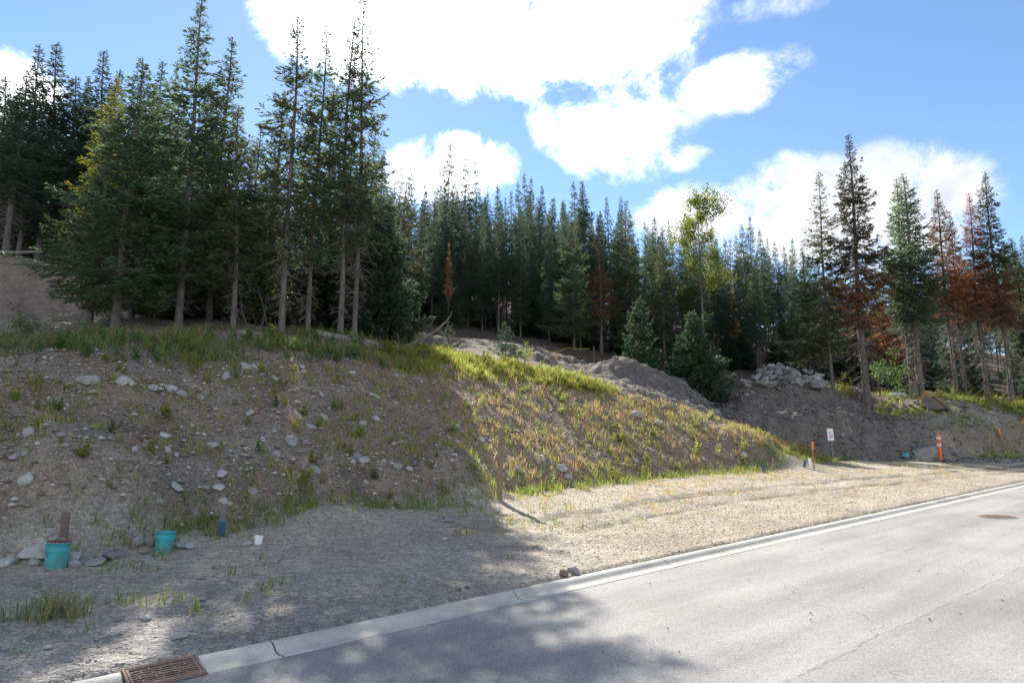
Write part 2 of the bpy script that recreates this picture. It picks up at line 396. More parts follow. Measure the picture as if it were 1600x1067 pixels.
def mat_rock(name, c1, c2):
    m, T = new_mat(name); oc = ocoord(T); rd = T.node('ShaderNodeObjectInfo').outputs['Random']
    off = T.node('ShaderNodeVectorMath', operation='SCALE'); off.inputs[0].default_value = (31, 17, 53); T.set(off, 'Scale', rd)
    ad = T.node('ShaderNodeVectorMath', operation='ADD'); T.set(ad, 0, oc); T.set(ad, 1, off.outputs[0])
    n = T.noise(ad.outputs[0], 2.4, 9.0, .65); n2 = T.noise(ad.outputs[0], 16.0, 6.0, .65)
    col = T.mix(T.rng(n, .35, .65), (*c1, 1), (*c2, 1))
    col = hsv(T, col, h=T.rng(rd, 0, 1, .485, .515), v=T.math('MULTIPLY', T.rng(rd, 0, 1, .72, 1.2), T.rng(n2, .3, .7, .75, 1.2)))
    finish(T, col, .85, .25, T.math('ADD', T.math('MULTIPLY', n, 1.0), T.math('MULTIPLY', n2, .5)), .7, .06)
    return m

def mat_bark(name, c1, c2):
    m, T = new_mat(name); oc = ocoord(T)
    mp = T.node('ShaderNodeMapping', {'Vector': oc}); mp.inputs['Scale'].default_value = (9, 9, 2.2)
    n = T.noise(mp.outputs[0], 2.2, 6.0, .65); v = T.voro(mp.outputs[0], 2.0)
    col = T.mix(T.rng(n, .35, .65), (*c1, 1), (*c2, 1))
    finish(T, col, .9, .15, T.math('ADD', n, T.math('MULTIPLY', v.outputs['Distance'], .6)), .8, .03)
    return m

def mat_needles(name, dark, light, transl=.32, tint=None, band=None, rand=.16, hue=False):
    """band: (z0, z1, z2, colour): needles of another colour between heights (metres of a 14 m tree)"""
    m, T = new_mat(name); oc = ocoord(T); oi = T.node('ShaderNodeObjectInfo')
    n = T.noise(oc, 1.6, 4.0, .6); n2 = T.noise(oc, 9.0, 3.0, .6)
    col = T.mix(T.rng(T.math('ADD', T.math('MULTIPLY', n, .5), T.math('MULTIPLY', n2, .5)), .38, .64), (*dark, 1), (*light, 1))
    if band:
        sx = T.node('ShaderNodeSeparateXYZ', {0: oc}); zz = T.math('ADD', sx.outputs['Z'], T.math('MULTIPLY', T.math('SUBTRACT', T.noise(oc, 1.1, 4.0, .6), .5), 4.5))
        w = T.math('MULTIPLY', T.rng(zz, band[0], band[0]+.7), T.rng(zz, band[2], band[1])); w = T.math('MULTIPLY', w, T.rng(n2, .3, .5))
        col = T.mix(w, col, (*band[3], 1))
    col = hsv(T, col, h=T.rng(oi.outputs['Random'], 0, 1, .5-.02 if not hue else .5, .5+.025 if not hue else .512), v=T.rng(oi.outputs['Random'], 0, 1, 1-rand, 1+rand))
    tcol = hsv(T, col, s=1.05, v=1.5)
    finish(T, col, .6, .3, transl=transl, tcol=tcol)
    return m

def mat_vcol(name, transl=.4, rough=.6, spec=.25, tv=1.5):
    m, T = new_mat(name)
    col = T.node('ShaderNodeVertexColor', layer_name='Col').outputs['Color']
    finish(T, col, rough, spec, transl=transl, tcol=hsv(T, col, v=tv))
    return m

def mat_leaf(name, a, b, transl=.45, h0=.47, h1=.52):
    m, T = new_mat(name); oc = ocoord(T); rd = T.node('ShaderNodeObjectInfo').outputs['Random']
    n = T.noise(oc, 14.0, 2.0, .5)
    col = T.mix(T.rng(n, .35, .65), (*a, 1), (*b, 1)); col = hsv(T, col, h=T.rng(rd, 0, 1, h0, h1), v=T.rng(rd, 0, 1, .75, 1.2))
    finish(T, col, .5, .35, transl=transl, tcol=hsv(T, col, v=1.4))
    return m

M_GROUND = mat_ground(); M_ASPHALT = mat_asphalt(); M_CONC = mat_concrete()
M_ROCK = mat_rock('field_stone', (.47, .455, .425), (.32, .315, .305)); M_BOULD = mat_rock('boulder_stone', (.25, .243, .23), (.15, .148, .145)); M_ROCKD = mat_rock('dark_field_stone', (.27, .255, .235), (.17, .165, .16))
M_ROCKB = mat_rock('brown_stone', (.36, .27, .19), (.24, .19, .145))
M_BARK = mat_bark('spruce_bark', (.17, .148, .13), (.085, .075, .067)); M_DEAD = mat_bark('dead_wood', (.24, .215, .19), (.13, .115, .10))
M_NEEDLE = mat_needles('spruce_needles', (.080, .116, .066), (.152, .196, .102), .48)
M_NEEDLE_SUNTOP = mat_needles('sunlit_top_needles', (.06, .09, .04), (.11, .14, .05), .5, band=(5.5, 15.0, 16.0, (.24, .26, .05)))  # sunlight on the upper crown painted as a yellow-green band
M_NEEDLE_FAR = mat_needles('fir_needles', (.052, .084, .056), (.098, .138, .078), .4)
M_NEEDLE_OLIVE = mat_needles('olive_needles', (.080, .108, .054), (.145, .172, .084), .42)
M_NEEDLE_YOUNG = mat_needles('young_spruce_needles', (.045, .085, .048), (.095, .155, .08), .35)
M_NEEDLE_BROWN = mat_needles('browning_needles', (.10, .09, .058), (.16, .115, .072), .35, band=(2.5, 9.5, 13.0, (.36, .18, .095)), hue=True)
M_NEEDLE_DKBROWN = mat_needles('dark_brownish_needles', (.062, .066, .042), (.115, .092, .058), .3, band=(3.6, 5.6, 7.0, (.36, .18, .095)), hue=True)
M_NEEDLE_RED = mat_needles('red_dead_needles', (.24, .115, .065), (.40, .20, .11), .42, band=(0, 6.0, 9.0, (.40, .20, .10)), hue=True)
M_NEEDLE_TIP = mat_needles('half_browned_needles', (.045, .068, .036), (.08, .105, .05), .3, band=(2.0, 6.6, 8.4, (.21, .10, .055)))
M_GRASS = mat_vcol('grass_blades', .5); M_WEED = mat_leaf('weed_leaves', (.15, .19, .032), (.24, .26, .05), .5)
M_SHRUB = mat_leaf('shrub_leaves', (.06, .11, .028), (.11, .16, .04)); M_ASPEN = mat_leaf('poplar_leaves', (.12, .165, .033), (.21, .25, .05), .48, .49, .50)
M_PEBBLE = mat_vcol('loose_pebbles', 0.0, .9, .2)

# ------------------------------------------------------------------ the ground: one sheet
def build_ground():
    az = np.concatenate([np.radians(np.linspace(-180, -62, 40)[:-1]), np.radians(np.linspace(-62, -44, 50)[:-1]), np.radians(np.linspace(-44, 44, 560)[:-1]), np.radians(np.linspace(44, 62, 50)[:-1]), np.radians(np.linspace(62, 180, 41))])
    rr = np.concatenate([np.geomspace(.5, 4, 14)[:-1], np.geomspace(4, 48, 330)[:-1], np.geomspace(48, 600, 46)])
    A, R = np.meshgrid(az, rr); X = (R*np.sin(A)).ravel(); Y = (R*np.cos(A)).ravel()
    Z = height(X, Y); s, t, d, slope, pit, forest = zones(X, Y)
    n = fbm(X*.35, Y*.35, 4); nf = fbm(X*2.2+40, Y*2.2, 4)
    c = lambda r, g, b: np.array([r, g, b])
    verge = c(.28, .247, .197)[None]*np.ones((len(X), 1))
    greyg = c(.205, .200, .192); wk = (sstep(10.2, 6.3, t+3*n)*sstep(9, 1, s+6*n)*.95)[:, None]
    col = verge*(1-wk)+greyg*wk
    # pale dusty strip further along, darker rut lines
    ru = t-(9.0+.9*np.sin(s*.16-.8)); rut = (sstep(6, 9, s)*np.maximum(np.exp(-(ru/.14)**2), np.exp(-((ru+1.1)/.12)**2))*sstep(-.14, .08, nf)*.85)[:, None]
    col = col*(1-rut)+c(.12, .105, .085)*rut
    sun_tint = sstep(7, 14, s)[:, None]
    slc = c(.178, .145, .110)*(1-sun_tint)+c(.235, .17, .115)*sun_tint  # soil painted lighter and warmer on the sunlit stretch, darker on the shaded one
    slc = slc*(1+.35*nf)[:, None]; grey = sstep(.02, .16, n)[:, None]*.45; slc = slc*(1-grey)+c(.21, .19, .165)*grey
    w = slope[:, None]; col = col*(1-w)+slc*w
    for hx, hy, h_, hr, fl in HEAPS[:3]:
        q = np.exp(-(((X-hx)**2+(Y-hy)**2)/hr**2)**2)[:, None]*.8; col = col*(1-q)+c(.20, .17, .135)*q
    w = pit[:, None]; rb = sstep(18.5, 20.5, X)[:, None]; col = col*(1-w)+(c(.125, .110, .095)*(1-rb)+c(.20, .18, .15)*rb)*(1+.6*nf)[:, None]*w
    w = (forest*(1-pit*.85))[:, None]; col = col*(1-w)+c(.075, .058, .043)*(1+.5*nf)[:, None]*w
    bank = (sstep(-9, -14, X+2*n)*sstep(25, 27.5, Y)*sstep(37, 33, Y))[:, None]; col = col*(1-bank)+c(.205, .155, .12)*(1+.4*nf)[:, None]*bank
    bank = (sstep(-9, -6, X)*sstep(11, 7, X)*sstep(31, 33, Y+n*2)*sstep(41, 37, Y))[:, None]; col = col*(1-bank)+c(.125, .108, .09)*bank  # middle dirt bank painted darker for the forest's shade
    na, nr = len(az), len(rr)
    i = np.arange(nr-1)[:, None]*na+np.arange(na-1)[None]; i = i.ravel()
    q = np.stack([i, i+na, i+na+1, i+1], 1)
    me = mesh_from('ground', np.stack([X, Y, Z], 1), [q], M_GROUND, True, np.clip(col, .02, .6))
    tag(obj('ground', me), kind='structure')
build_ground()

# ------------------------------------------------------------------ road and kerb
def strip_mesh(name, s0, s1, ns, prof, mat, smooth=True):
    ss = np.linspace(s0, s1, ns); V = []
    for s_ in ss:
        for t_, z_ in prof:
            x, y = xy(s_, t_); V.append((x, y, GR*s_+z_))
    m = len(prof); F_ = [(i*m+j, (i+1)*m+j, (i+1)*m+j+1, i*m+j+1) for i in range(ns-1) for j in range(m-1)]
    me = bpy.data.meshes.new(name); me.from_pydata(V, [], F_); me.update()
    if smooth: me.polygons.foreach_set('use_smooth', np.ones(len(F_), dtype=bool))
    me.materials.append(mat); return me
road = tag(obj('road', strip_mesh('road', -45, 85, 60, [(-9, 0), (-4, .02), (2.7, .012), (5.925, 0)], M_ASPHALT)), kind='structure')
kerb = tag(empty('kerb'), kind='structure')
KP = [(5.905, -.10), (5.918, .004), (5.93, .006), (6.02, -.004), (6.075, .002), (6.10, .010), (6.125, .028), (6.15, .046), (6.176, .058), (6.205, .064), (6.235, .065), (6.255, .062), (6.265, .048), (6.27, -.08)]
JT = [-14.5, -11.8, -9.15, -6.45, -3.75, -1.1, 1.29, 1.84, 2.45, 5.20, 7.93]+[7.93+2.68*i for i in range(1, 27)]
def kerb_piece(s0, s1):
    e = .006
    me = strip_mesh('kerb_segment', s0+e, s1-e, 2 if s0 > 12 else 6, KP, M_CONC)
    # rounded ends that close the joint
    o = obj('kerb_segment', me, kerb); return o
for a_, b_ in zip(JT[:-1], JT[1:]):
    if abs(a_-1.29) < .01: continue
    kerb_piece(a_, b_)
jf = mat_simple('joint_dirt', (.06, .055, .048), .95, .1)
def joint_fill():
    V = []; F_ = []
    for s_ in JT:
        o = len(V)
        for t_, z_ in KP[1:-1]:
            for ds in (-.012, .012): x, y = xy(s_+ds, t_); V.append((x, y, GR*s_+z_-.008))
        for j in range(len(KP)-3): F_.append((o+2*j, o+2*j+1, o+2*j+3, o+2*j+2))
    me = bpy.data.meshes.new('joint_filler'); me.from_pydata(V, [], F_); me.materials.append(jf); obj('joint_filler', me, kerb)
joint_fill()

# storm drain in the gutter
M_RUST = mat_simple('rusty_iron', (.27, .185, .145), .85, .3, .25, 30.0, .5, .0, (.17, .115, .09))
M_HOLE = mat_simple('black_basin_depth', (.004, .004, .004), .8, .2)  # near-black colour stands in for the unlit depth under the grate
def storm_drain():
    s0, s1 = 1.296, 1.834; t0, t1 = 5.93, 6.262
    sm, tm = (s0+s1)/2, (t0+t1)/2; x, y = xy(sm, tm)
    zc = GR*sm+.042; ang = math.atan2(.055, t1-t0)
    root = empty('storm_drain', (x, y, zc))
    ex = Vector((math.sin(PH), math.cos(PH), GR)).normalized(); ey = Vector((-math.cos(PH), math.sin(PH), math.tan(ang))).normalized(); ez = ex.cross(ey)
    root.matrix_world = Matrix.Translation((x, y, zc)) @ Matrix((ex, ey, ez)).transposed().to_4x4()
    L, Wd = s1-s0, (t1-t0)/math.cos(ang)
    f = MB()
    for sg in (-1, 1):
        f.box((0, sg*(Wd/2-.008), 0), (L, .016, .03)); f.box((sg*(L/2-.008), 0, .0005), (.016, Wd-.034, .03))
    obj('frame', f.mesh('drain_frame', M_RUST, bevel=.003), root)
    g2 = MB()
    for sg in (-1, 1):
        g2.box((0, sg*(Wd/2-.027), -.002), (L-.044, .014, .024)); g2.box((sg*(L/2-.032), 0, -.0015), (.020, Wd-.07, .024))
    obj('grate_rim', g2.mesh('grate_rim', M_RUST, bevel=.002), root)
    nb = 7; y0 = -(Wd/2-.034); dy = (Wd-.068)/nb
    bar = MB().box((0, 0, 0), (L-.084, dy*.36, .008)).mesh('grate_bar', M_RUST, bevel=.0015)
    for i in range(1, nb): obj('grate_bar', bar, root, (0, y0+i*dy, -.002))
    rib = MB().box((0, 0, 0), (.014, dy*.64, .007)).mesh('grate_rib', M_RUST, bevel=.0015)
    for i in range(nb):
        for kx in ((-.075, .09) if i % 2 == 0 else (-.02, .15, -.16)): obj('grate_rib', rib, root, (kx+.012*((i*7) % 3-1), y0+(i+.5)*dy, -.003))
    b = MB()
    b.box((0, 0, -.075), (L-.01, Wd-.01, .004))
    for sg in (-1, 1): b.box((0, sg*(Wd/2-.01), -.045), (L-.03, .006, .06)); b.box((sg*(L/2-.01), 0, -.045), (.006, Wd-.03, .06))
    obj('catch_basin', b.mesh('catch_basin', M_HOLE), root)
    tag(root, 'rusty iron storm drain grate set into the concrete gutter', 'drain')
storm_drain()

def manhole():
    d = ray(1560, 808); s_d = d[0]*math.sin(PH)+d[1]*math.cos(PH); k = CAMH/(GR*s_d-d[2]); p = Vector(d*k); p.z = GR*(p.x*math.sin(PH)+p.y*math.cos(PH))+.010
    root = empty('manhole_cover', p); ex = Vector((math.sin(PH), math.cos(PH), GR)).normalized(); root.rotation_euler = ex.to_track_quat('X', 'Z').to_euler()
    obj('frame', MB().lathe([(.345, -.02), (.345, .004), (.315, .004), (.312, -.012)], 40).mesh('manhole_frame', M_RUST), root)
    M_IRON = mat_simple('worn_cast_iron', (.17, .14, .125), .7, .35, .25, 20.0, .4)
    obj('lid', MB().lathe([(0.001, .002), (.30, .002), (.306, -.012)], 40).mesh('manhole_lid', M_IRON), root)
    st_ = MB().box((0, 0, .0045), (.05, .022, .006)).mesh('lid_stud', M_IRON)
    for i in range(-4, 5):
        for j in range(-4, 5):
            if math.hypot(i, j) < 4.2: obj('lid_stud', st_, root, (i*.062, j*.062, 0), (0, 0, math.pi/2*((i+j) % 2)))
    tag(root, 'round rusty manhole cover flush in the asphalt', 'manhole cover')
manhole()

# ------------------------------------------------------------------ conifers
def unit(a): return a/np.maximum(np.linalg.norm(a, axis=-1, keepdims=True), 1e-9)
def prisms(P0, P1, r0, r1, n=3):
    """thin tapered sticks between point pairs"""
    d = unit(P1-P0); ref = np.where(np.abs(d[:, 2:3]) < .9, np.array([[0, 0, 1.0]]), np.array([[1.0, 0, 0]]))
    a = unit(np.cross(d, ref)); b = np.cross(d, a); V = []; m = len(P0)
    for P, r in ((P0, r0), (P1, r1)):
        for k in range(n):
            an = 2*math.pi*k/n; V.append(P+(a*math.cos(an)+b*math.sin(an))*np.asarray(r).reshape(-1, 1))
    V = np.stack(V, 1).reshape(-1, 3); base_ = np.arange(m)*2*n
    Fq = np.concatenate([np.stack([base_+k, base_+(k+1) % n, base_+n+(k+1) % n, base_+n+k], 1) for k in range(n)])
    return V, Fq
def diamonds(P, D, L, Wd, R_):
    """leaf-shaped sprays: base point, direction, length, half width"""
    n = len(P); rv = unit(R_.normal(size=(n, 3))*.55+np.array([0, 0, 1.0])); side = unit(np.cross(D, rv)); nor = np.cross(side, D)
    L = L[:, None]; Wd = Wd[:, None]
    V = np.stack([P, P+D*L*.5+side*Wd+nor*Wd*.35, P+D*L, P+D*L*.5-side*Wd+nor*Wd*.35], 1).reshape(-1, 3)
    i = np.arange(n)*4
    return V, np.concatenate([np.stack([i, i+1, i+2], 1), np.stack([i, i+2, i+3], 1)])
def trunk_mesh(name, H, r0, R_, mat, n=9, seg=14, lean=.10, branch=None):
    zs = np.linspace(-.35, H, seg); ph = R_.random(2)*6.28
    cx = lean*np.sin(zs*.35+ph[0])*zs/H; cy = lean*np.sin(zs*.3+ph[1])*zs/H
    rad = r0*np.clip(1-zs/H, .01, 1.05)**.85*(1+.3*np.exp(-np.maximum(zs, 0)*2.2))+.008
    V = []; an = np.arange(n)*2*math.pi/n
    for i in range(seg):
        rr_ = rad[i]*(1+.07*R_.normal(size=n)); V.append(np.stack([cx[i]+rr_*np.cos(an), cy[i]+rr_*np.sin(an), np.full(n, zs[i])], 1))
    V = np.concatenate(V); i = (np.arange(seg-1)[:, None]*n+np.arange(n)[None]).ravel(); j = (np.arange(seg-1)[:, None]*n+(np.arange(n)[None]+1) % n).ravel()
    Fs = [np.stack([i, j, j+n, i+n], 1)]
    if branch is not None:
        bv, bf = branch; Fs.append(bf+len(V)); V = np.concatenate([V, bv])
    return mesh_from(name, V, Fs, mat, True), lambda z: np.stack([np.interp(z, zs, cx), np.interp(z, zs, cy)], -1)

def conifer(seed, H=14.0, R=1.9, cb=.18, step=.26, per=6, prof=.85, up=35, down=-22, tw=.075, sl=.115, sw=.017, dup_=4, r0=.09, dead=(.04, .3, 70, 1.0), gap=.15, minlen=.07, sub=True):
    """returns meshes trunk (with limbs), crown, dead branches of a tree H metres tall"""
    R_ = np.random.default_rng(seed)
    zs = []
    z = cb*H
    while z < H*.985:
        f = (z/H-cb)/(1-cb); zs.append(z+R_.normal()*.05); z += step*(1-.6*f)*R_.uniform(.6, 1.4)
    bz, ba, bl, be = [], [], [], []
    for z in zs:
        f = min(1, max(0, (z/H-cb)/(1-cb))); k = max(3, int(round(per*(1-.35*f)+R_.normal()*.8))); a0 = R_.random()*6.28
        env = (1-f)**prof*min(1, .62+f*3.2)*1.05
        clump = .85+.3*math.sin(z*1.7+seed)*R_.random()+R_.normal()*.08
        for i in range(k):
            if R_.random() < gap*(1-f): continue
            bz.append(z+R_.normal()*(.07+.25*step)); ba.append(a0+6.28*i/k+R_.normal()*.22)
            bl.append(max(minlen, R*env*(R_.uniform(.6, 1.35) if R_.random() < .9 else R_.uniform(1.2, 1.6))*clump)+.05); be.append(math.radians(down+(up-down)*f**.9+R_.normal()*7))
    bz, ba, bl, be = map(np.array, (bz, ba, bl, be)); nb = len(bz)
    # limb curve: starts at elevation be, sags, tip lifts
    out = np.stack([np.cos(ba), np.sin(ba), np.zeros(nb)], 1); UP = np.array([0, 0, 1.0])
    tm, ctr = trunk_mesh('trunk', H, r0, R_, M_BARK, lean=.12)
    c = ctr(bz); P0 = np.concatenate([c, bz[:, None]], 1)
    def bp(i, f):
        l = bl[i]*f; e = be[i]; z_ = np.sin(e)*l-.10*bl[i]*np.sin(f*math.pi)*(e < .3)+.14*bl[i]*f**3
        return P0[i]+out[i]*(np.cos(e)*l)[:, None]+UP*z_[:, None]
    ids = np.arange(nb); W_ = []; nseg = 3
    for q in range(nseg):
        r_a = .004+.011*bl*(1-q/nseg); r_b = .004+.011*bl*(1-(q+1)/nseg)
        W_.append(prisms(bp(ids, np.full(nb, q/nseg)), bp(ids, np.full(nb, (q+1)/nseg)), r_a, r_b))
    off = 0; LV = []; LF = []
    for v_, f_ in W_: LV.append(v_); LF.append(f_+off); off += len(v_)
    # twigs on both sides
    nt = np.maximum(3, (bl/tw).astype(int)); ti = np.repeat(ids, nt); m = len(ti)
    tf = np.clip(R_.random(m)**.75*.92+.10, 0, 1); sd = np.where(R_.random(m) < .5, -1.0, 1.0)
    tp = bp(ti, tf); bdir = unit(bp(ti, np.minimum(tf+.05, 1.05))-bp(ti, tf-.05))
    side = unit(np.cross(bdir, UP)); ang = np.radians(R_.uniform(35, 72, m)*(1-.35*tf))
    td = unit(bdir*np.cos(ang)[:, None]+side*(sd*np.sin(ang))[:, None]+UP*R_.normal(-.22, .22, m)[:, None])
    tl = np.minimum(.6, .03+.46*bl[ti]*(1-tf)**.7*R_.uniform(.5, 1.15, m)+.10*np.minimum(1, bl[ti]))
    # sprays along the twigs
    ns = np.maximum(1, np.ceil(tl/(sl*.62)).astype(int))*dup_; si = np.repeat(np.arange(m), ns); k = len(si)
    sf = R_.random(k); sp = tp[si]+td[si]*(tl[si]*sf)[:, None]+UP*(-.12*tl[si]*sf**2)[:, None]
    sdv = unit(td[si]+R_.normal(size=(k, 3))*.33+UP*-.08)
    shr = np.clip(.5+.8*bl[ti][si], .5, 1)*R_.uniform(.6, 1.25, k)
    V1, F1 = diamonds(sp, sdv, sl*shr, sw*shr*R_.uniform(.8, 1.2, k), R_)
    # leader at the very top
    kt = 60; zt = H*(1-.05*R_.random(kt)); at_ = R_.random(kt)*6.28
    V2, F2 = diamonds(np.concatenate([ctr(zt), zt[:, None]], 1), unit(np.stack([np.cos(at_)*.6, np.sin(at_)*.6, np.full(kt, .9)], 1)), np.full(kt, sl*.5), np.full(kt, sw*.5), R_)
    crown = mesh_from('crown', np.concatenate([V1, V2]), [np.concatenate([F1, F2+len(V1)])], M_NEEDLE)
    off = 0
    tm2 = tm
    lv = np.concatenate(LV); lf = np.concatenate(LF)
    limbs = mesh_from('limbs', lv, [lf], M_BARK)
    dm = None
    if dead:
        z0, z1, nd, dl = dead; dz = H*R_.uniform(z0, z1, nd); da = R_.random(nd)*6.28; L = dl*R_.uniform(.3, 1.0, nd)*np.clip(.45+.8*(dz/H-z0)/(z1-z0), .3, 1.1)
        o = np.stack([np.cos(da), np.sin(da), np.zeros(nd)], 1); p0 = np.concatenate([ctr(dz), dz[:, None]], 1)
        e = R_.uniform(-.75, -.05, nd); p1 = p0+(o+UP*e[:, None])*L[:, None]*.55; p2 = p1+(o+UP*(e-.35)[:, None])*L[:, None]*.5
        A = [prisms(p0, p1, .012+.008*L, .008+.003*L), prisms(p1, p2, .008+.003*L, np.full(nd, .004))]
        q = R_.integers(0, nd, nd*6); f = R_.uniform(.2, 1, nd*6)[:, None]; b0 = np.where(f < .5, p0[q]+(p1[q]-p0[q])*f*2, p1[q]+(p2[q]-p1[q])*(f*2-1))
        b1 = b0+(unit(R_.normal(size=(nd*6, 3))+o[q]*.6-UP*.5))*(L[q]*R_.uniform(.15, .45, nd*6))[:, None]
        A.append(prisms(b0, b1, np.full(nd*6, .006), np.full(nd*6, .003)))
        off = 0; DV = []; DF = []
        for v_, f_ in A: DV.append(v_); DF.append(f_+off); off += len(v_)
        dm = mesh_from('dead_branches', np.concatenate(DV), [np.concatenate(DF)], M_DEAD)
    return dict(H=H, R=R, trunk=tm, limbs=limbs, crown=crown, dead=dm)

FULL = [conifer(11, R=2.0, cb=.12, per=7, prof=1.05), conifer(12, R=1.8, cb=.16, per=7, step=.28, prof=1.1), conifer(13, R=1.7, cb=.10, per=7, prof=1.05)]
THIN = [conifer(21, R=1.35, cb=.26, step=.31, per=6, prof=.8, gap=.28, down=-30, dead=(.05, .5, 130, 1.1)), conifer(22, R=1.15, cb=.30, step=.30, per=6, prof=.78, gap=.26, down=-28, dead=(.05, .5, 140, 1.0)),
        conifer(23, R=1.5, cb=.25, step=.32, per=6, prof=.85, gap=.30, down=-26, dead=(.05, .45, 110, 1.2))]
SPIRE = [conifer(31, R=1.35, cb=.36, step=.19, per=7, prof=.95, up=28, down=-25, gap=.08, dead=(.06, .48, 170, 1.15), r0=.125), conifer(32, R=1.15, cb=.40, step=.19, per=7, prof=.92, up=22, down=-28, gap=.1, dead=(.06, .5, 180, 1.1), r0=.11),
         conifer(33, R=1.5, cb=.32, step=.2, per=7, prof=.98, up=28, down=-22, gap=.08, dead=(.05, .45, 170, 1.2), r0=.14)]
FARV = [conifer(40+i, R=[1.35, 1.1, 1.5, 1.15, 1.3][i], cb=[.30, .36, .14, .42, .24][i], step=.21, per=6, prof=.88, up=20, down=-28, gap=.08, tw=.13, sl=.17, sw=.030, dup_=3, dead=(.05, .45, 55, .8), r0=.085) for i in range(5)]
YOUNG = [conifer(51, H=4.0, R=1.35, cb=.02, step=.13, per=8, prof=.75, up=40, down=-8, gap=.02, tw=.055, sl=.11, sw=.026, r0=.06, dead=None), conifer(52, H=4.0, R=1.0, cb=.03, step=.15, per=7, prof=.85, up=40, down=-5, gap=.02, tw=.06, sl=.11, sw=.026, r0=.05, dead=None)]
SAP = [conifer(61, H=1.3, R=.42, cb=.06, step=.10, per=6, prof=.8, up=40, down=5, gap=.12, tw=.04, sl=.06, sw=.013, r0=.02, dead=None)]

def place_conifer(name, proto, p, H, Rs=1.0, rz=0.0, needle=None, bark=None, lean=(0, 0)):
    """a tree of its own with its trunk, crown and dead branches"""
    k = H/proto['H']; root = empty(name, p, (lean[0], lean[1], rz), (k*Rs, k*Rs, k))
    tr = obj('trunk', proto['trunk'], root)
    if bark: tr.material_slots[0].link = 'OBJECT'; tr.material_slots[0].material = bark
    tag(obj('limbs', proto['limbs'], tr), kind='stuff')
    c = obj('crown', proto['crown'], root)
    if needle: c.material_slots[0].link = 'OBJECT'; c.material_slots[0].material = needle
    if proto['dead']: tag(obj('dead_branches', proto['dead'], root), kind='stuff')
    return root
placed = []
ORD = ['first', 'second', 'third', 'fourth', 'fifth', 'sixth', 'seventh', 'eighth', 'ninth', 'tenth', 'eleventh', 'twelfth', 'thirteenth']
def nth(i):
    return ORD[i] if i < 13 else '%d%s' % (i+1, 'th' if 10 <= (i+1) % 100 <= 20 else {1: 'st', 2: 'nd', 3: 'rd'}.get((i+1) % 10, 'th'))
def tree_at(name, u, y, vtop, proto, label, group=None, needle=None, cat='tree', Rs=1.0, fit=None, lean=(0, 0)):
    p = at(u, y); H = max(1.0, top_z(vtop, y)-p.z)
    if fit: Rs = fit/(proto['R']*H/proto['H'])
    o = place_conifer(name, proto, p, H, Rs, random.uniform(0, 6.28), needle, None, lean)
    placed.append((p.x, p.y)); return tag(o, label, cat, group)

G_EDGE = 'tall spruces at the edge of the bank'
# the group on the left, at the top of the bank
tree_at('spruce_tree', 180, 19.6, 88, FULL[0], 'broad full spruce, leftmost of the spruces standing at the top of the bank', G_EDGE, fit=2.35)
tree_at('spruce_tree', 140, 22.0, 118, FULL[2], 'spruce with sunlit yellow-green top rising just left of the broad leftmost spruce on the bank', G_EDGE, M_NEEDLE_SUNTOP, fit=1.5)
tree_at('spruce_tree', 278, 20.6, -4, FULL[1], 'tallest pointed spruce of the left group, its top reaching the upper edge', G_EDGE, fit=2.05)
tree_at('spruce_tree', 326, 23.4, 58, FULL[2], 'full spruce close to the right of the tallest pointed spruce', G_EDGE, fit=1.9)
tree_at('spruce_tree', 364, 20.8, 165, THIN[0], 'shorter sparse spruce with a thin leaning trunk between the full and the tall bare-trunked spruces', G_EDGE, M_NEEDLE_OLIVE, fit=1.2, lean=(0, .03))
tree_at('spruce_tree', 440, 21.4, 24, THIN[2], 'tall bare-trunked spruce, first of the four tall thin ones, with boughs reaching left', G_EDGE, M_NEEDLE_OLIVE, fit=1.55, lean=(0, .015))
tree_at('spruce_tree', 480, 22.4, 38, THIN[0], 'tall bare-trunked spruce, second from left of the four tall thin ones', G_EDGE, fit=1.15, lean=(0, .01))
tree_at('spruce_tree', 531, 22.8, 30, THIN[1], 'tall bare-trunked spruce, third from left of the four tall thin ones', G_EDGE, M_NEEDLE_OLIVE, fit=1.15)
tree_at('spruce_tree', 553, 23.2, -12, THIN[2], 'tall bare-trunked spruce, rightmost of the four tall thin ones', G_EDGE, fit=1.35)
tree_at('spruce_tree', 628, 44.0, 268, THIN[1], 'thin half-bare spruce standing behind the leafy sapling at the bank edge', 'thin spruces behind the bank', M_NEEDLE_OLIVE, fit=1.4)
for q_, (u, y, v, k, w) in enumerate(sorted(((240, 25.5, 92, 1, 1.3), (302, 27, 120, 0, 1.4), (205, 24, 130, 2, 1.5), (385, 25, 195, 2, 1.3), (420, 26, 150, 1, 1.2), (505, 26, 130, 1, 1.1), (575, 27, 190, 1, 1.1), (265, 30, 160, 2, 1.4), (540, 29, 210, 2, 1.1)))):  # one spruce of this row added to block sun on the foreground
    tree_at('spruce_tree', u, y, v, (FULL if w > 1.25 else THIN)[k], 'dark spruce in the second row on the left bank, %s from the left' % nth(q_), 'second row of spruces on the left bank', fit=w)
for q_, (u, y, v, k) in enumerate(sorted(((8, 34, 110, 0), (28, 36, 72, 2), (58, 37, 70, 1), (88, 39, 122, 3), (112, 41, 120, 0), (135, 40, 82, 1), (158, 42, 108, 4), (70, 44, 150, 2), (-25, 36, 120, 4), (190, 44, 130, 3), (-60, 38, 60, 2), (40, 46, 180, 0), (228, 45, 100, 1)))):
    tree_at('fir_tree', u, y, v, (FARV[k % 5] if k else SPIRE[2]), 'dark pointed fir above the cut bank at far left, %s from the left' % nth(q_), 'firs above the left cut bank', M_NEEDLE_FAR, fit=1.7)
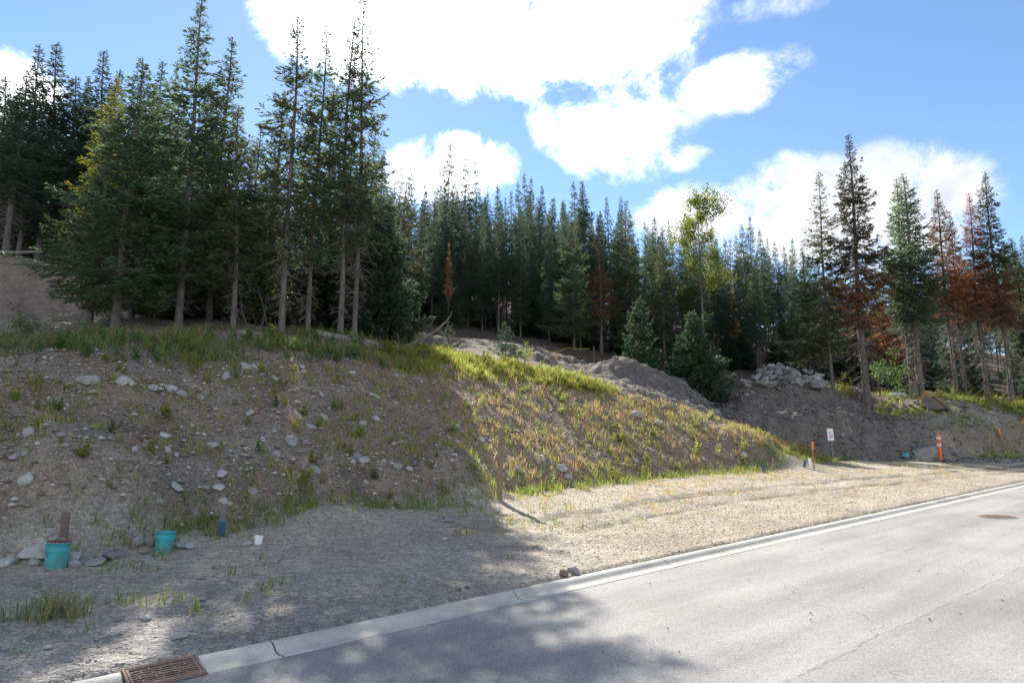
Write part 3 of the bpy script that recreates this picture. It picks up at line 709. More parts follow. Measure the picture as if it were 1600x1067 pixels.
# the trees on the right
G_R = 'tall firs standing at the edge of the clearing on the right'
tree_at('spruce_tree', 1303, 36.5, 268, THIN[2], 'open-crowned green spruce just right of the boulder pile', G_R, M_NEEDLE_OLIVE, fit=1.6)
tree_at('spruce_tree', 1268, 37.5, 385, FULL[1], 'shorter green spruce with sunlit boughs directly behind the boulder pile', G_R, M_NEEDLE_OLIVE, fit=1.7)
tree_at('fir_tree', 1357, 36.0, 212, SPIRE[2], 'tallest pointed fir on the right with brown needles and reddish lower boughs', G_R, M_NEEDLE_DKBROWN, fit=1.9)
tree_at('fir_tree', 1388, 41.0, 470, FARV[0], 'small red-needled fir just right of the tallest brown fir', G_R, M_NEEDLE_RED, fit=1.2)
tree_at('fir_tree', 1441, 35.8, 272, SPIRE[0], 'green pointed fir behind the rusty digger bucket', G_R, M_NEEDLE, fit=1.75)
tree_at('fir_tree', 1428, 37.0, 280, SPIRE[1], 'slim green fir close to the left of the fir behind the digger bucket', G_R, M_NEEDLE, fit=1.3)
tree_at('fir_tree', 1496, 36.2, 298, SPIRE[1], 'brown-needled pointed fir, first to the right of the digger bucket', G_R, M_NEEDLE_BROWN, fit=1.15)
tree_at('fir_tree', 1511, 37.2, 330, SPIRE[1], 'slim reddish fir crowded against the brown fir right of the digger bucket', G_R, M_NEEDLE_BROWN, fit=.8)
tree_at('fir_tree', 1545, 36.4, 303, SPIRE[1], 'bright red dead-needled fir near the right edge', G_R, M_NEEDLE_RED, fit=1.1)
tree_at('fir_tree', 1582, 36.2, 268, SPIRE[0], 'dark green fir with browned lower boughs, right of the red fir', G_R, M_NEEDLE_TIP, fit=1.35)
tree_at('fir_tree', 1612, 38.0, 372, SPIRE[2], 'green fir cut off by the right edge of the picture', G_R, M_NEEDLE, fit=1.6)
for q_, (u, y, v, k) in enumerate(((1660, 37, 300, 0), (1720, 39, 260, 1), (1790, 41, 330, 2))):
    tree_at('fir_tree', u, y, v, SPIRE[k], 'green fir beyond the right edge of the clearing, %s after the one cut off' % nth(q_), G_R, M_NEEDLE, fit=1.5)
# front row of the middle forest
G_M = 'sunlit trees in the front row of the middle forest'
tree_at('spruce_tree', 897, 47.0, 330, FULL[0], 'grey-green full spruce, leftmost of the sunlit front row in the middle', G_M, M_NEEDLE_OLIVE, fit=1.81)
tree_at('fir_tree', 915, 54.0, 284, SPIRE[2], 'tall dark fir rising behind the leftmost sunlit spruce of the middle', G_M, M_NEEDLE_FAR, fit=1.88)
tree_at('spruce_tree', 940, 48.0, 392, THIN[1], 'slim spruce with browned top in the middle front row', G_M, M_NEEDLE_BROWN, fit=1.25)
tree_at('spruce_tree', 985, 49.0, 312, FULL[2], 'tall green spruce in the middle front row above the smaller young spruce', G_M, M_NEEDLE_OLIVE, fit=2.00)
tree_at('spruce_tree', 1012, 51.0, 345, FULL[1], 'green spruce between the tall green spruce and the bare-trunked one', G_M, M_NEEDLE, fit=1.88)
tree_at('spruce_tree', 1040, 47.5, 352, THIN[0], 'spruce with a long bare grey trunk left of the poplar', G_M, M_NEEDLE_OLIVE, fit=1.25)
tree_at('spruce_tree', 1083, 46.0, 395, FULL[0], 'grey-green spruce under the poplar, behind the broad young spruce', G_M, M_NEEDLE_OLIVE, fit=1.88)
tree_at('young_spruce', 1000, 35.5, 468, YOUNG[1], 'young conical spruce in the middle, left of the broader one', 'young spruces', M_NEEDLE_YOUNG, fit=1.15)
tree_at('young_spruce', 1092, 35.0, 490, YOUNG[0], 'broad bushy young spruce standing left of the boulder mound', 'young spruces', M_NEEDLE_YOUNG, fit=1.5)
tree_at('young_spruce', 1070, 37.0, 520, YOUNG[0], 'low young spruce tucked behind the broad bushy one', 'young spruces', M_NEEDLE_YOUNG, fit=1.0)
tree_at('spruce_sapling', 789, 28.5, 510, SAP[0], 'small sunlit spruce sapling on the grassy top of the bank', 'spruce saplings', M_NEEDLE_YOUNG, cat='sapling', fit=.62)
tree_at('spruce_sapling', 700, 28.5, 530, SAP[0], 'smaller spruce sapling left of the sunlit one on the bank top', 'spruce saplings', M_NEEDLE_YOUNG, cat='sapling', fit=.5)
tree_at('fir_tree', 1185, 52.0, 420, SPIRE[0], 'pale green slim fir standing out left of the gap behind the boulders', G_M, M_NEEDLE_OLIVE, fit=1.1)
# the dense forest behind
SKYLINE = [(590, 235), (620, 262), (640, 268), (660, 285), (680, 290), (697, 218), (712, 300), (726, 234), (741, 248), (760, 300), (779, 288), (800, 300), (812, 285), (820, 272), (831, 276), (850, 290), (866, 310), (880, 318), (900, 284), (912, 300), (940, 330), (955, 308), (975, 308), (990, 330), (1018, 352), (1030, 336), (1052, 345), (1075, 350), (1090, 342), (1105, 345), (1120, 352),
           (1148, 375), (1160, 368), (1170, 350), (1183, 336), (1198, 356), (1210, 372), (1222, 378), (1235, 384), (1250, 372), (1265, 395), (1290, 400), (1320, 420), (1345, 430), (1375, 440), (1400, 455), (1425, 440), (1460, 430), (1480, 400), (1520, 390), (1560, 400), (1590, 380), (1620, 370)]
LB_F = 'dark narrow fir in the dense forest behind the clearing, forming its jagged skyline'
for i, (u, v) in enumerate(SKYLINE):
    y = random.uniform(62, 76)
    tree_at('fir_tree', u, y, v, FARV[i % 5], 'dark narrow fir on the jagged forest skyline behind the clearing, %s from the left' % nth(i), 'firs of the dense forest', M_NEEDLE_FAR, Rs=random.uniform(.8, 1.05))
LB_F2 = 'dark half-hidden fir deep in the forest'
def forest_part(u):
    for lim, ph in ((660, 'behind the dead branch'), (760, 'left of the spruce sapling'), (860, 'behind the sapling and its tape'), (930, 'behind the orange ribbon flag'), (1030, 'behind the conical young spruce'), (1130, 'behind the poplar'), (1200, 'left of the boulder pile'), (1300, 'behind the boulder pile'), (1370, 'behind the tallest brown fir'), (1450, 'behind the digger bucket'), (1540, 'behind the brown firs'), (9999, 'behind the red fir and right edge')):
        if u < lim: return ph
def left_part(u):
    for lim, ph in ((60, 'at the left edge'), (160, 'left of the broad spruce'), (260, 'behind the broad leftmost spruce'), (350, 'behind the tallest pointed spruce'), (450, 'behind the sparse leaning spruce'), (540, 'behind the tall bare-trunked spruces'), (9999, 'right of the tall bare-trunked spruces')):
        if u < lim: return ph
def fill(n, u0, u1, y0, y1, vfun, jit, Rs=1.0, lab=LB_F2, grp='firs in the depth of the forest', mats=(None,)):
    k = 0; tries = 0
    while k < n and tries < n*30:
        tries += 1
        u = random.uniform(u0, u1); y = random.uniform(y0, y1); p = at(u, y)
        if any((p.x-a)**2+(p.y-b)**2 < .9**2 for a, b in placed): continue
        v = vfun(u)+random.uniform(0, jit)
        H = top_z(v, y)-p.z
        if H < 4: continue
        tree_at('fir_tree', u, y, v, random.choice(FARV), lab+' '+(left_part(u) if 'left' in lab else forest_part(u)), grp, random.choice(mats) or M_NEEDLE_FAR, Rs=Rs*random.uniform(.85, 1.15)); k += 1
sky_v = lambda u: float(np.interp(u, [560, 620, 700, 830, 950, 1050, 1150, 1250, 1350, 1450, 1600, 1700], [260, 290, 290, 300, 325, 355, 375, 390, 440, 440, 390, 380]))
fill(95, 590, 1130, 50, 76, sky_v, 60)
fill(36, 580, 1180, 77, 92, sky_v, 40, 1.2)
fill(34, 1180, 1700, 74, 92, sky_v, 40, 1.3)
fill(26, 1100, 1300, 50, 74, sky_v, 60)
fill(40, 1290, 1660, 46, 72, sky_v, 60, 1.1)
fill(40, 150, 620, 32, 50, lambda u: float(np.interp(u, [150, 620], [170, 270])), 90, 1.2, 'dark fir in the shade of the left bank', 'firs behind the left spruces')
fill(16, -120, 160, 38, 52, lambda u: 150, 90, 1.2, 'dark fir on the rise above the left cut bank', 'firs behind the left cut bank')
fill(22, -480, -110, 34, 58, lambda u: 130, 90, 1.2, 'dark fir above the left cut bank, outside the picture', 'firs beyond the left edge')
def understory(n, u0, u1, y0, y1, lab, grp):
    for i in range(n):
        u = random.uniform(u0, u1); y = random.uniform(y0, y1); p = at(u, y); H = random.uniform(2.0, 5.5)
        o = place_conifer('young_fir', YOUNG[i % 2], p, H, random.uniform(.8, 1.2), random.uniform(0, 6.28), M_NEEDLE_FAR); tag(o, lab+' '+(left_part(u) if 'left' in lab else forest_part(u)), 'tree', grp)
understory(46, 620, 1320, 49, 62, 'low dark young fir in the forest shade', 'young firs under the forest')
understory(22, 1290, 1640, 40, 56, 'low dark young fir at the right forest foot', 'young firs behind the right firs')
understory(34, 210, 600, 25, 40, 'low dark young fir under the left trees,', 'young firs behind the left spruces')
understory(8, -60, 140, 37, 43, 'low dark young fir above the left cut bank,', 'young firs above the left cut bank')
for (u, y, v, w_) in ((700, 50, 380, 'behind the spruce sapling'), (930, 56, 340, 'behind the sunlit front row'), (1150, 56, 440, 'left of the boulder mound')):
    tree_at('fir_tree', u, y, v, FARV[1], 'slim red-needled dead fir among the dark forest firs ' + w_, 'dead firs in the forest', M_NEEDLE_RED, Rs=.75)

# ------------------------------------------------------------------ broadleaf trees and shrubs
def leaf_cloud(R_, P, n, spread, size):
    i = R_.integers(0, len(P), n); p = P[i]+R_.normal(size=(n, 3))*spread
    d = unit(R_.normal(size=(n, 3))+np.array([0, 0, -.35]))
    return diamonds(p, d, size*R_.uniform(.6, 1.3, n), size*.42*R_.uniform(.7, 1.2, n), R_)
def broadleaf(seed, H, R, cb, nl, size, mat, multi=1, bark=None, r0=.09, nlimb=26, spread=.16, shape=1.0):
    R_ = np.random.default_rng(seed); SV = []; SF = []; off = 0; tips = []
    for m in range(multi):
        b = R_.normal(size=3)*np.array([.25, .25, 0])*(multi > 1)*min(1, H*.4); lean = R_.normal(size=2)*(.28 if multi > 1 else .04)
        h = H*(1 if m == 0 else R_.uniform(.6, .95)); nz = 8
        pts = np.array([[b[0]+lean[0]*h*f+.06*math.sin(f*5+m), b[1]+lean[1]*h*f, -.1+h*f] for f in np.linspace(0, 1, nz)])
        rr_ = r0*(1-np.linspace(0, .93, nz))*(1 if multi == 1 else .6)
        v, f = prisms(pts[:-1], pts[1:], rr_[:-1], rr_[1:], 7); SV.append(v); SF.append(f+off); off += len(v)
        for q in range(max(4, nlimb//multi)):
            f0 = R_.uniform(cb, .97); p0 = np.array([np.interp(f0, np.linspace(0, 1, nz), pts[:, k]) for k in range(3)]); a = R_.random()*6.28
            g = (f0-cb)/(1-cb); L = R*(.35+.8*math.sin(math.pi*min(1, g*.8+.22))**shape)*R_.uniform(.6, 1.1)*(1 if multi == 1 else .7); e = R_.uniform(.25, .95)
            p1 = p0+np.array([math.cos(a), math.sin(a), e])*L*.55; p2 = p1+np.array([math.cos(a+R_.normal()*.4), math.sin(a+R_.normal()*.4), e*.7])*L*.5
            rr2 = r0*.32*(1-f0*.7)
            v, f = prisms(np.array([p0, p1]), np.array([p1, p2]), np.array([rr2, rr2*.6]), np.array([rr2*.6, rr2*.25]), 4); SV.append(v); SF.append(f+off); off += len(v)
            for w in np.linspace(.35, 1, 6): tips.append(p0+(p1-p0)*w*2 if w < .5 else p1+(p2-p1)*(w*2-1))
            for _ in range(3):
                s0 = tips[-R_.integers(1, 6)]; s1 = s0+unit(R_.normal(size=3)+np.array([0, 0, .3]))*L*.35
                v, f = prisms(s0[None], s1[None], np.array([rr2*.3]), np.array([.003]), 3); SV.append(v); SF.append(f+off); off += len(v); tips += [s1, (s0+s1)/2]
    stem = mesh_from('trunk', np.concatenate(SV), [np.concatenate(SF)], bark or M_BARK, True)
    V, Fc = leaf_cloud(R_, np.array(tips), nl, spread, size)
    return stem, mesh_from('crown', V, [Fc], mat)
def place_broad(name, meshes, p, label, cat, group=None, scale=1.0, stemname='trunk', crownname='crown'):
    root = empty(name, p, (0, 0, random.uniform(0, 6.28)), (scale,)*3); obj(stemname, meshes[0], root); obj(crownname, meshes[1], root)
    return tag(root, label, cat, group)
p = at(1100, 45.0); Hp = top_z(288, 45.0)-p.z
place_broad('poplar_tree', broadleaf(71, Hp, 1.75, .36, 10500, .125, M_ASPEN, r0=.12, nlimb=40, spread=.17, shape=.8), p, 'slender poplar with bright yellow-green leaves above the young spruces', 'tree')
SH = [broadleaf(81, 1.5, .6, .2, 700, .075, M_SHRUB, 4, r0=.03, nlimb=26, spread=.09), broadleaf(82, 2.4, .8, .2, 1100, .085, M_SHRUB, 4, r0=.04, nlimb=30, spread=.12), broadleaf(83, 1.0, .55, .1, 700, .06, M_WEED, 5, r0=.02, nlimb=26, spread=.08)]
def shrub(u, y, h, k, label, group=None, mat=None):
    p = at(u, y); hh = (1.5, 2.4, 1.0)[k]; o = place_broad('leafy_shrub', SH[k], p, label, 'shrub', group, h/hh, 'stems', 'leaves')
    if mat: c = [c for c in o.children if c.name.startswith('leaves')][0]; c.material_slots[0].link = 'OBJECT'; c.material_slots[0].material = mat
    return o
shrub(612, 26.5, 1.7, 1, 'slender yellow-green leafy shrub right of the four tall thin spruces', mat=M_WEED)
shrub(640, 26.2, 1.1, 0, 'bushy bright leafy shrub beside the fallen dead branch', mat=M_WEED)
shrub(388, 22.5, 3.0, 1, 'sunlit leafy shrub growing between the spruce trunks on the bank')
shrub(405, 23.5, 1.8, 0, 'lower leafy shrub at the foot of the first tall bare-trunked spruce')
shrub(168, 21.5, 1.2, 1, 'dark green shrub at the foot of the broad leftmost spruce')
shrub(235, 22.5, 1.5, 0, 'shaded shrub between the broad spruce and the tallest pointed spruce')
shrub(470, 24.0, 1.6, 0, 'shaded shrub between the second tall thin spruce and its neighbours')
shrub(45, 15.6, .85, 2, 'dense green bush at the bank edge on the far left', mat=M_SHRUB)
shrub(295, 16.6, .55, 2, 'pale green small bush at the bank edge below the tallest spruce')
shrub(322, 37.0 if False else 17.2, .5, 2, 'small light green bush at the bank edge right of another small bush')
shrub(820, 28.2, .9, 0, 'small leafy shrub in the bright grass right of the spruce sapling', mat=M_WEED)
shrub(1322, 36.8, 1.7, 1, 'slender bright green broadleaf shrub behind the boulder mound', mat=M_WEED)
shrub(1390, 36.6, 2.6, 1, 'thin leafy sapling between the brown fir and the green fir', mat=M_SHRUB)
for i_, (u_, y_, h_) in enumerate(((1478, 35.6, .8), (1500, 36.0, 1.0), (1522, 35.4, .7), (1556, 35.8, .9), (1572, 35.2, .7), (1594, 35.6, 1.0))):
    shrub(u_, y_, h_, 2, 'low green bush behind the right berm, %s from the digger bucket' % nth(i_), 'low bushes behind the right berm')

# ------------------------------------------------------------------ stones
def stone_mesh(seed, flat=.6, n=2, mat=M_ROCK, chisel=7, lo=.5, hi=.85):
    """a broken field stone: a ball cut by random planes, then roughened"""
    import bmesh
    R_ = np.random.default_rng(seed); bm = bmesh.new(); bmesh.ops.create_icosphere(bm, subdivisions=n, radius=1.0)
    P = np.array([v.co for v in bm.verts]); k = R_.normal(size=(chisel, 3)); k = unit(k); o = R_.uniform(lo, hi, chisel)
    for a, b in zip(k, o):
        d = P @ a; P = P-np.maximum(d-b, 0)[:, None]*a
    sh = np.array([R_.uniform(.85, 1.15), R_.uniform(.6, .95), flat*R_.uniform(.75, 1.2)])
    P = P/np.abs(P).max()*(1+(.05 if n < 3 else .012)*R_.normal(size=(len(P), 1)))*sh
    for v, q in zip(bm.verts, P): v.co = q
    me = bpy.data.meshes.new('stone'); bm.to_mesh(me); bm.free()
    me.polygons.foreach_set('use_smooth', np.ones(len(me.polygons), dtype=bool))
    try: me.set_sharp_from_angle(angle=math.radians(38))
    except Exception: pass
    me.materials.append(mat); return me
STONES = [stone_mesh(100+i, [.5, .62, .42, .7, .55][i % 5]) for i in range(10)]; STONES_D = [stone_mesh(130+i, .6, mat=M_ROCKD) for i in range(5)]; STONES_B = [stone_mesh(140+i, .6, mat=M_ROCKB) for i in range(2)]
BOULD_P = [stone_mesh(180+i, .6, 3, M_ROCK, 12, .42, .78) for i in range(4)]
BOULD_D = stone_mesh(191, .62, 3, mat_rock('grey_brown_boulder', (.30, .262, .225), (.20, .178, .155)), 12, .42, .78)
BOULD = [stone_mesh(160+i, [.7, .8, .6, .75][i % 4], 3, M_BOULD, 14, .38, .72) for i in range(8)]
def normal_at(x, y, e=.15):
    return Vector((hz(x-e, y)-hz(x+e, y), hz(x, y-e)-hz(x, y+e), 2*e)).normalized()
def stone(p, w, me, label, group, cat='stone', name='stone', sink=.3, tilt=True, rz=None):
    r = w/2; rz = random.uniform(0, 6.28) if rz is None else rz
    q = Matrix.Rotation(rz, 3, 'Z')
    if tilt: q = normal_at(p.x, p.y).to_track_quat('Z', 'Y').to_matrix() @ Matrix.Rotation(random.uniform(-.2, .2), 3, 'X') @ q
    o = obj(name, me, None, (p.x, p.y, p.z+r*.55*(1-2*sink)), q.to_euler(), (r, r, r)); return tag(o, label, cat, group)
# stones one can pick out in the photograph: column, row, width in its pixels, label
KEY = [(138, 600, 38, 0, 'long pale flat stone near the top of the shaded bank, third large one from left'), (192, 598, 28, 1, 'pale angular stone right of the long flat stone near the bank top'), (207, 604, 16, 3, 'small upright stone just under the pale angular stone near the bank top'),
       (243, 611, 26, 2, 'flat pale slab below the tallest spruce, left of two lying side by side'), (266, 612, 24, 4, 'flat pale slab below the tallest spruce, right of two lying side by side'), (253, 603, 12, 5, 'small stone standing behind the two pale flat slabs'), (355, 593, 25, 3, 'big rounded pale stone under the grass edge below the sparse spruce'), (383, 577, 24, 6, 'grey stone half buried under the grass edge, right of the big rounded one'),
       (333, 698, 22, 7, 'bright white stone in the middle of the shaded bank'), (210, 704, 16, 8, 'pale stone left of the bright white one on the shaded bank'), (213, 700, 12, 1, 'small stone lying on the pale stone in the shaded bank'), (22, 718, 22, 2, 'bluish grey stone at the left edge of the bank'), (40, 712, 14, 3, 'small brownish stone beside the bluish grey stone at the left edge'),
       (41, 752, 26, 4, 'stone at the left end of the sandy heap top'), (276, 765, 24, 5, 'pale flat stone at mid bank above the second teal bucket'), (345, 744, 22, 6, 'slanted pale stone at mid bank right of the flat one above the bucket'), (340, 766, 22, 7, 'grey stone low on the bank above the blue-banded stake'), (395, 771, 18, 8, 'white stone low on the bank right of the blue-banded stake'), (322, 765, 14, 9, 'small pale stone beside the grey one low on the bank'),
       (455, 693, 30, 0, 'broad grey stone sunk in the dark middle of the bank'), (384, 702, 12, 2, 'small grey stone left of the broad sunken grey one'), (95, 682, 16, 3, 'angular stone on the shaded bank left of the sandy heap top'), (390, 648, 18, 6, 'pale stone below the grass edge in the shaded middle of the bank'), (432, 655, 12, 7, 'small round stone right of the pale stone in the shaded middle of the bank'), (472, 575, 14, 2, 'pale stone close under the grass edge near the fallen log'),
       (552, 585, 14, 1, 'light stone under the grass edge below the leafy shrub'), (620, 590, 13, 4, 'light stone at the shadow edge below the bright grass'), (640, 735, 14, 5, 'round grey stone at the shadow edge low on the bank'), (700, 816, 16, 6, 'white pointed stone on the gravel left of the brown post'), (735, 853, 11, 7, 'small white stone on the shaded gravel shoulder'), (695, 843, 10, 8, 'light pebble left of the small white stone on the gravel'),
       (848, 718, 14, 1, 'pale stone on the sunlit bank right of the brown post top'), (862, 726, 10, 2, 'small white stone on the sunlit bank right of the brown post'), (878, 735, 20, 5, 'grey stone low on the sunlit bank right of the brown post'), (888, 750, 16, 6, 'pale flat stone at the foot of the sunlit bank'), (993, 652, 24, 3, 'dark grey stone standing out on the sunlit bank below the dirt pile'), (1031, 664, 16, 4, 'rounded grey stone right of the dark grey one on the sunlit bank'),
       (994, 722, 10, 7, 'small pale stone low on the sunlit bank'), (1164, 715, 14, 8, 'pale stone low on the sunlit bank left of the survey stakes'), (282, 997, 29, 2, 'flat grey stone on the gravel next to the storm drain'), (379, 997, 10, 4, 'small white stone close to the kerb right of the storm drain'), (230, 968, 18, 1, 'rounded pale stone on the gravel among sparse grass tufts'), (166, 943, 14, 3, 'pale stone on the gravel right of the tall grass clump'),
       (108, 1033, 15, 0, 'pale tan stone on the gravel left of the storm drain'), (74, 1014, 16, 5, 'tan flat stone on the gravel at lower left'), (152, 1001, 12, 6, 'light flat stone on the gravel above the storm drain'), (314, 938, 15, 7, 'flat light stone on the gravel shoulder below the white marker'), (432, 921, 14, 8, 'light stone in the shaded gravel near the kerb'), (459, 931, 16, 9, 'tan stone in the shaded gravel near the kerb'), (313, 905, 16, 2, 'flat stone on the gravel below the second teal bucket')]
for (u, v, w, k, lab) in KEY:
    p = pick(u, v); stone(p, w/pxm(p)*1.05, STONES[k], lab, None)
for (u, v, w, me, lab) in [(45, 872, 54, BOULD_P[0], 'large pale boulder left of the first teal bucket'), (14, 880, 38, BOULD_P[1], 'pale boulder at the left edge beside the larger one'), (52, 884, 24, STONES[3], 'rounded stone in front of the large pale boulder'), (116, 874, 28, BOULD_P[3], 'grey stone just right of the first teal bucket'), (117, 884, 24, STONES[4], 'flat stone in front right of the first teal bucket'), (176, 873, 42, STONES_D[0], 'dark broken stone between the two teal buckets'),
                           (150, 882, 34, STONES[2], 'low flat stone in the grass between the two teal buckets'), (218, 850, 34, STONES[0], 'pale flat stone left of the second teal bucket'), (232, 851, 30, STONES_D[2], 'mossy dark stone behind the second teal bucket'), (223, 865, 20, STONES_B[0], 'brown stone at the left foot of the second teal bucket'), (280, 856, 22, STONES[5], 'pale stone right of the second teal bucket'), (298, 856, 26, STONES[7], 'pale flat stone farther right of the second teal bucket'), (386, 853, 20, STONES[6], 'pale stone left of the white marker block'),
                           (880, 899, 20, STONES_B[0], 'tan brown stone lying against the kerb'), (897, 894, 24, STONES[1], 'grey stone lying against the kerb beside the brown one'), (730, 919, 10, STONES_D[3], 'small dark stone in the rubble along the kerb'), (716, 922, 13, STONES_D[4], 'dark stone in the rubble along the kerb')]:
    p = pick(u, v); stone(p, w/pxm(p), me, lab, None, 'boulder' if 'boulder' in lab else 'stone')
# stones strewn over the bank and shoulder
def bank_part(s_, t_):
    d = t_-float(toe(s_)); h = 'low on' if d < 1.6 else ('half way up' if d < 3.6 else 'near the top of')
    for lim, ph in ((1.5, 'left of the left bucket'), (3, 'above the left bucket'), (4.6, 'above the right bucket'), (7.2, 'right of the blue-painted stake'), (10.5, 'left of the timber post'), (13.5, 'just right of the timber post'), (17, 'right of the timber post'), (21, 'below the dirt pile'), (99, 'left of the survey stakes')):
        if s_ < lim: return h, ph
def strew(n, sfun, tfun, size, label, group, meshes):
    k = 0
    while k < n:
        s_ = sfun(); t_ = tfun(s_); x, y = xy(s_, t_)
        if abs(x/y) > .86: continue
        p = Vector((x, y, hz(x, y))); stone(p, size(), random.choice(meshes), label % bank_part(s_, t_) if '%' in label else label+' '+bank_part(s_, t_)[1].replace('above', 'before'), group, sink=random.uniform(.35, .6)); k += 1
sz = lambda a, b: (lambda: a*(b/a)**(random.random()**2.2))
strew(165, lambda: random.uniform(-1.5, 11.5), lambda s_: float(toe(s_))+random.uniform(.3, 5.8), sz(.09, .34), 'small grey stone %s the shaded bank %s', 'stones strewn over the shaded bank', STONES+STONES_D)
strew(75, lambda: random.uniform(10.5, 27), lambda s_: float(toe(s_))+random.uniform(.3, 5.0)*max(.2, 1-max(0, s_-18)/11), sz(.08, .26), 'small grey stone %s the sunlit bank %s', 'stones strewn over the sunlit bank', STONES+STONES_D)
strew(45, lambda: random.uniform(-.5, 9), lambda s_: random.uniform(6.6, float(toe(s_))-.2), sz(.05, .14), 'small loose stone on the gravel shoulder', 'stones on the gravel shoulder', STONES)

# boulder pile on the mound
def boulder_pile():
    pts = []
    rows = [(1162, 1292, 598, 13, 34.2), (1176, 1280, 589, 11, 34.8), (1186, 1268, 581, 9, 35.2), (1192, 1230, 574, 4, 35.4)]
    big = {(0, 0): 22, (0, 11): 27, (2, 6): 27, (1, 7): 24}
    for r, (u0, u1, v, n, y) in enumerate(rows):
        for i in range(n):
            u = u0+(u1-u0)*(i+random.uniform(-.25, .25))/(n-1); w = big.get((r, i), random.choice((12, 15, 18, 20, 23, 26)))
            d = ray(u, v+random.uniform(-2, 3)); k = y/d[1]; p = Vector((d[0]*k, y, CAMH+d[2]*k)); g = hz(p.x, p.y)
            if r == 0: p.z = max(p.z, g+.12) if p.z-g < .8 else g+.2
            pts.append((r, i, n, p, w/pxm(p)))
    for j, (r, i, n, p, w) in enumerate(pts):
        o = obj('boulder', BOULD[j % 8], None, p, (random.uniform(-.5, .5), random.uniform(-.5, .5), random.uniform(0, 6.28)), (w*.52,)*3)
        tag(o, 'grey boulder in the %s layer of the pile on the mound, %s from the left' % (('bottom', 'second', 'third', 'top')[r], nth(i)), 'boulder', 'boulders piled on the mound')
    for (u, v, w, lab) in ((1176, 617, 15, 'pale boulder lying alone on the mound face under the pile'), (1167, 619, 9, 'small grey stone beside the lone pale boulder on the mound face')):
        p = pick(u, v, 20); stone(p, w/pxm(p), BOULD[5], lab, None, 'boulder', 'boulder')
boulder_pile()
for (u, v, w, k, lab) in ((1447, 717, 40, 2, 'big grey-brown boulder beside the orange delineator post'), (1336, 690, 16, 4, 'grey rock in the dug face behind the white notice'), (1318, 686, 14, 1, 'brownish rock in the dug face left of the grey one'), (1328, 676, 14, 6, 'pale rock higher in the dug face behind the white notice'), (1121, 648, 16, 3, 'dark clod of rock at the left end of the dug edge'), (1095, 640, 14, 5, 'clod of rock on the low ridge left of the dug edge'), (1140, 655, 14, 0, 'rock at the top corner of the sunlit bank beside the dug edge')):
    p = pick(u, v, 15); stone(p, w/pxm(p), (BOULD_D if k == 2 else BOULD[k]), lab, None, 'boulder', 'boulder', sink=.2)

# ------------------------------------------------------------------ loose pebbles (nobody could count these)
def pebbles(name, X, Y, size, cols, label):
    n = len(X); Z = height(X, Y); R_ = np.random.default_rng(len(X))
    O = np.array([[1, 0, 0], [0, 1, 0], [-1, 0, 0], [0, -1, 0], [0, 0, .8], [0, 0, -.6]], float)
    a = R_.random(n)*6.28; sc_ = size[:, None]*R_.uniform(.6, 1.25, (n, 3)); sc_[:, 2] *= .65
    V = O[None]*sc_[:, None]*R_.uniform(.75, 1.25, (n, 6, 1)); c, s_ = np.cos(a)[:, None], np.sin(a)[:, None]
    V = np.stack([V[..., 0]*c-V[..., 1]*s_, V[..., 0]*s_+V[..., 1]*c, V[..., 2]], -1)+np.stack([X, Y, Z+size*.25], 1)[:, None]
    f = np.array([[0, 1, 4], [1, 2, 4], [2, 3, 4], [3, 0, 4], [1, 0, 5], [2, 1, 5], [3, 2, 5], [0, 3, 5]])
    F_ = (f[None]+np.arange(n)[:, None, None]*6).reshape(-1, 3)
    col = np.repeat(cols*R_.uniform(.6, 1.35, (n, 1)), 6, 0)
    tag(obj(name, mesh_from(name, V.reshape(-1, 3), [F_], M_PEBBLE, False, np.clip(col, .02, .6))), label, 'gravel', kind='stuff')
def scatter_st(n, s0, s1, tf, R_, pw=1.0):
    s_ = s0+(s1-s0)*R_.random(n)**pw; t_ = tf(s_, R_.random(n)); x, y = xy(s_, t_); return np.asarray(x), np.asarray(y), s_, t_
R1 = np.random.default_rng(5)
x, y, s_, t_ = scatter_st(24000, -1.5, 24, lambda s, r: 6.3+(toe(s)-6.3)*r, R1, 1.6)
pc = np.where(R1.random((len(x), 1)) < .5, np.array([[.31, .275, .22]]), np.array([[.27, .26, .245]]))
pebbles('shoulder_gravel', x, y, (.005+.018*R1.random(len(x))**3.5), pc, 'loose grey gravel covering the road shoulder')
x, y, s_, t_ = scatter_st(22000, -3, 27, lambda s, r: toe(s)+.1+5.9*r, R1, 1.15)
pc = np.where(R1.random((len(x), 1)) < .70, np.array([[.225, .19, .15]]), np.array([[.38, .37, .355]]))
pebbles('bank_rubble', x, y, (.010+.065*R1.random(len(x))**3.4), pc, 'small stones and rubble covering the bank')
x = R1.uniform(8, 27, 6000); y = R1.uniform(28.5, 36, 6000)
pebbles('dug_rubble', x, y, .03+.12*R1.random(6000)**4, np.array([[.17, .155, .14]])*np.ones((6000, 1)), 'dark clods and rubble on the dug ground')
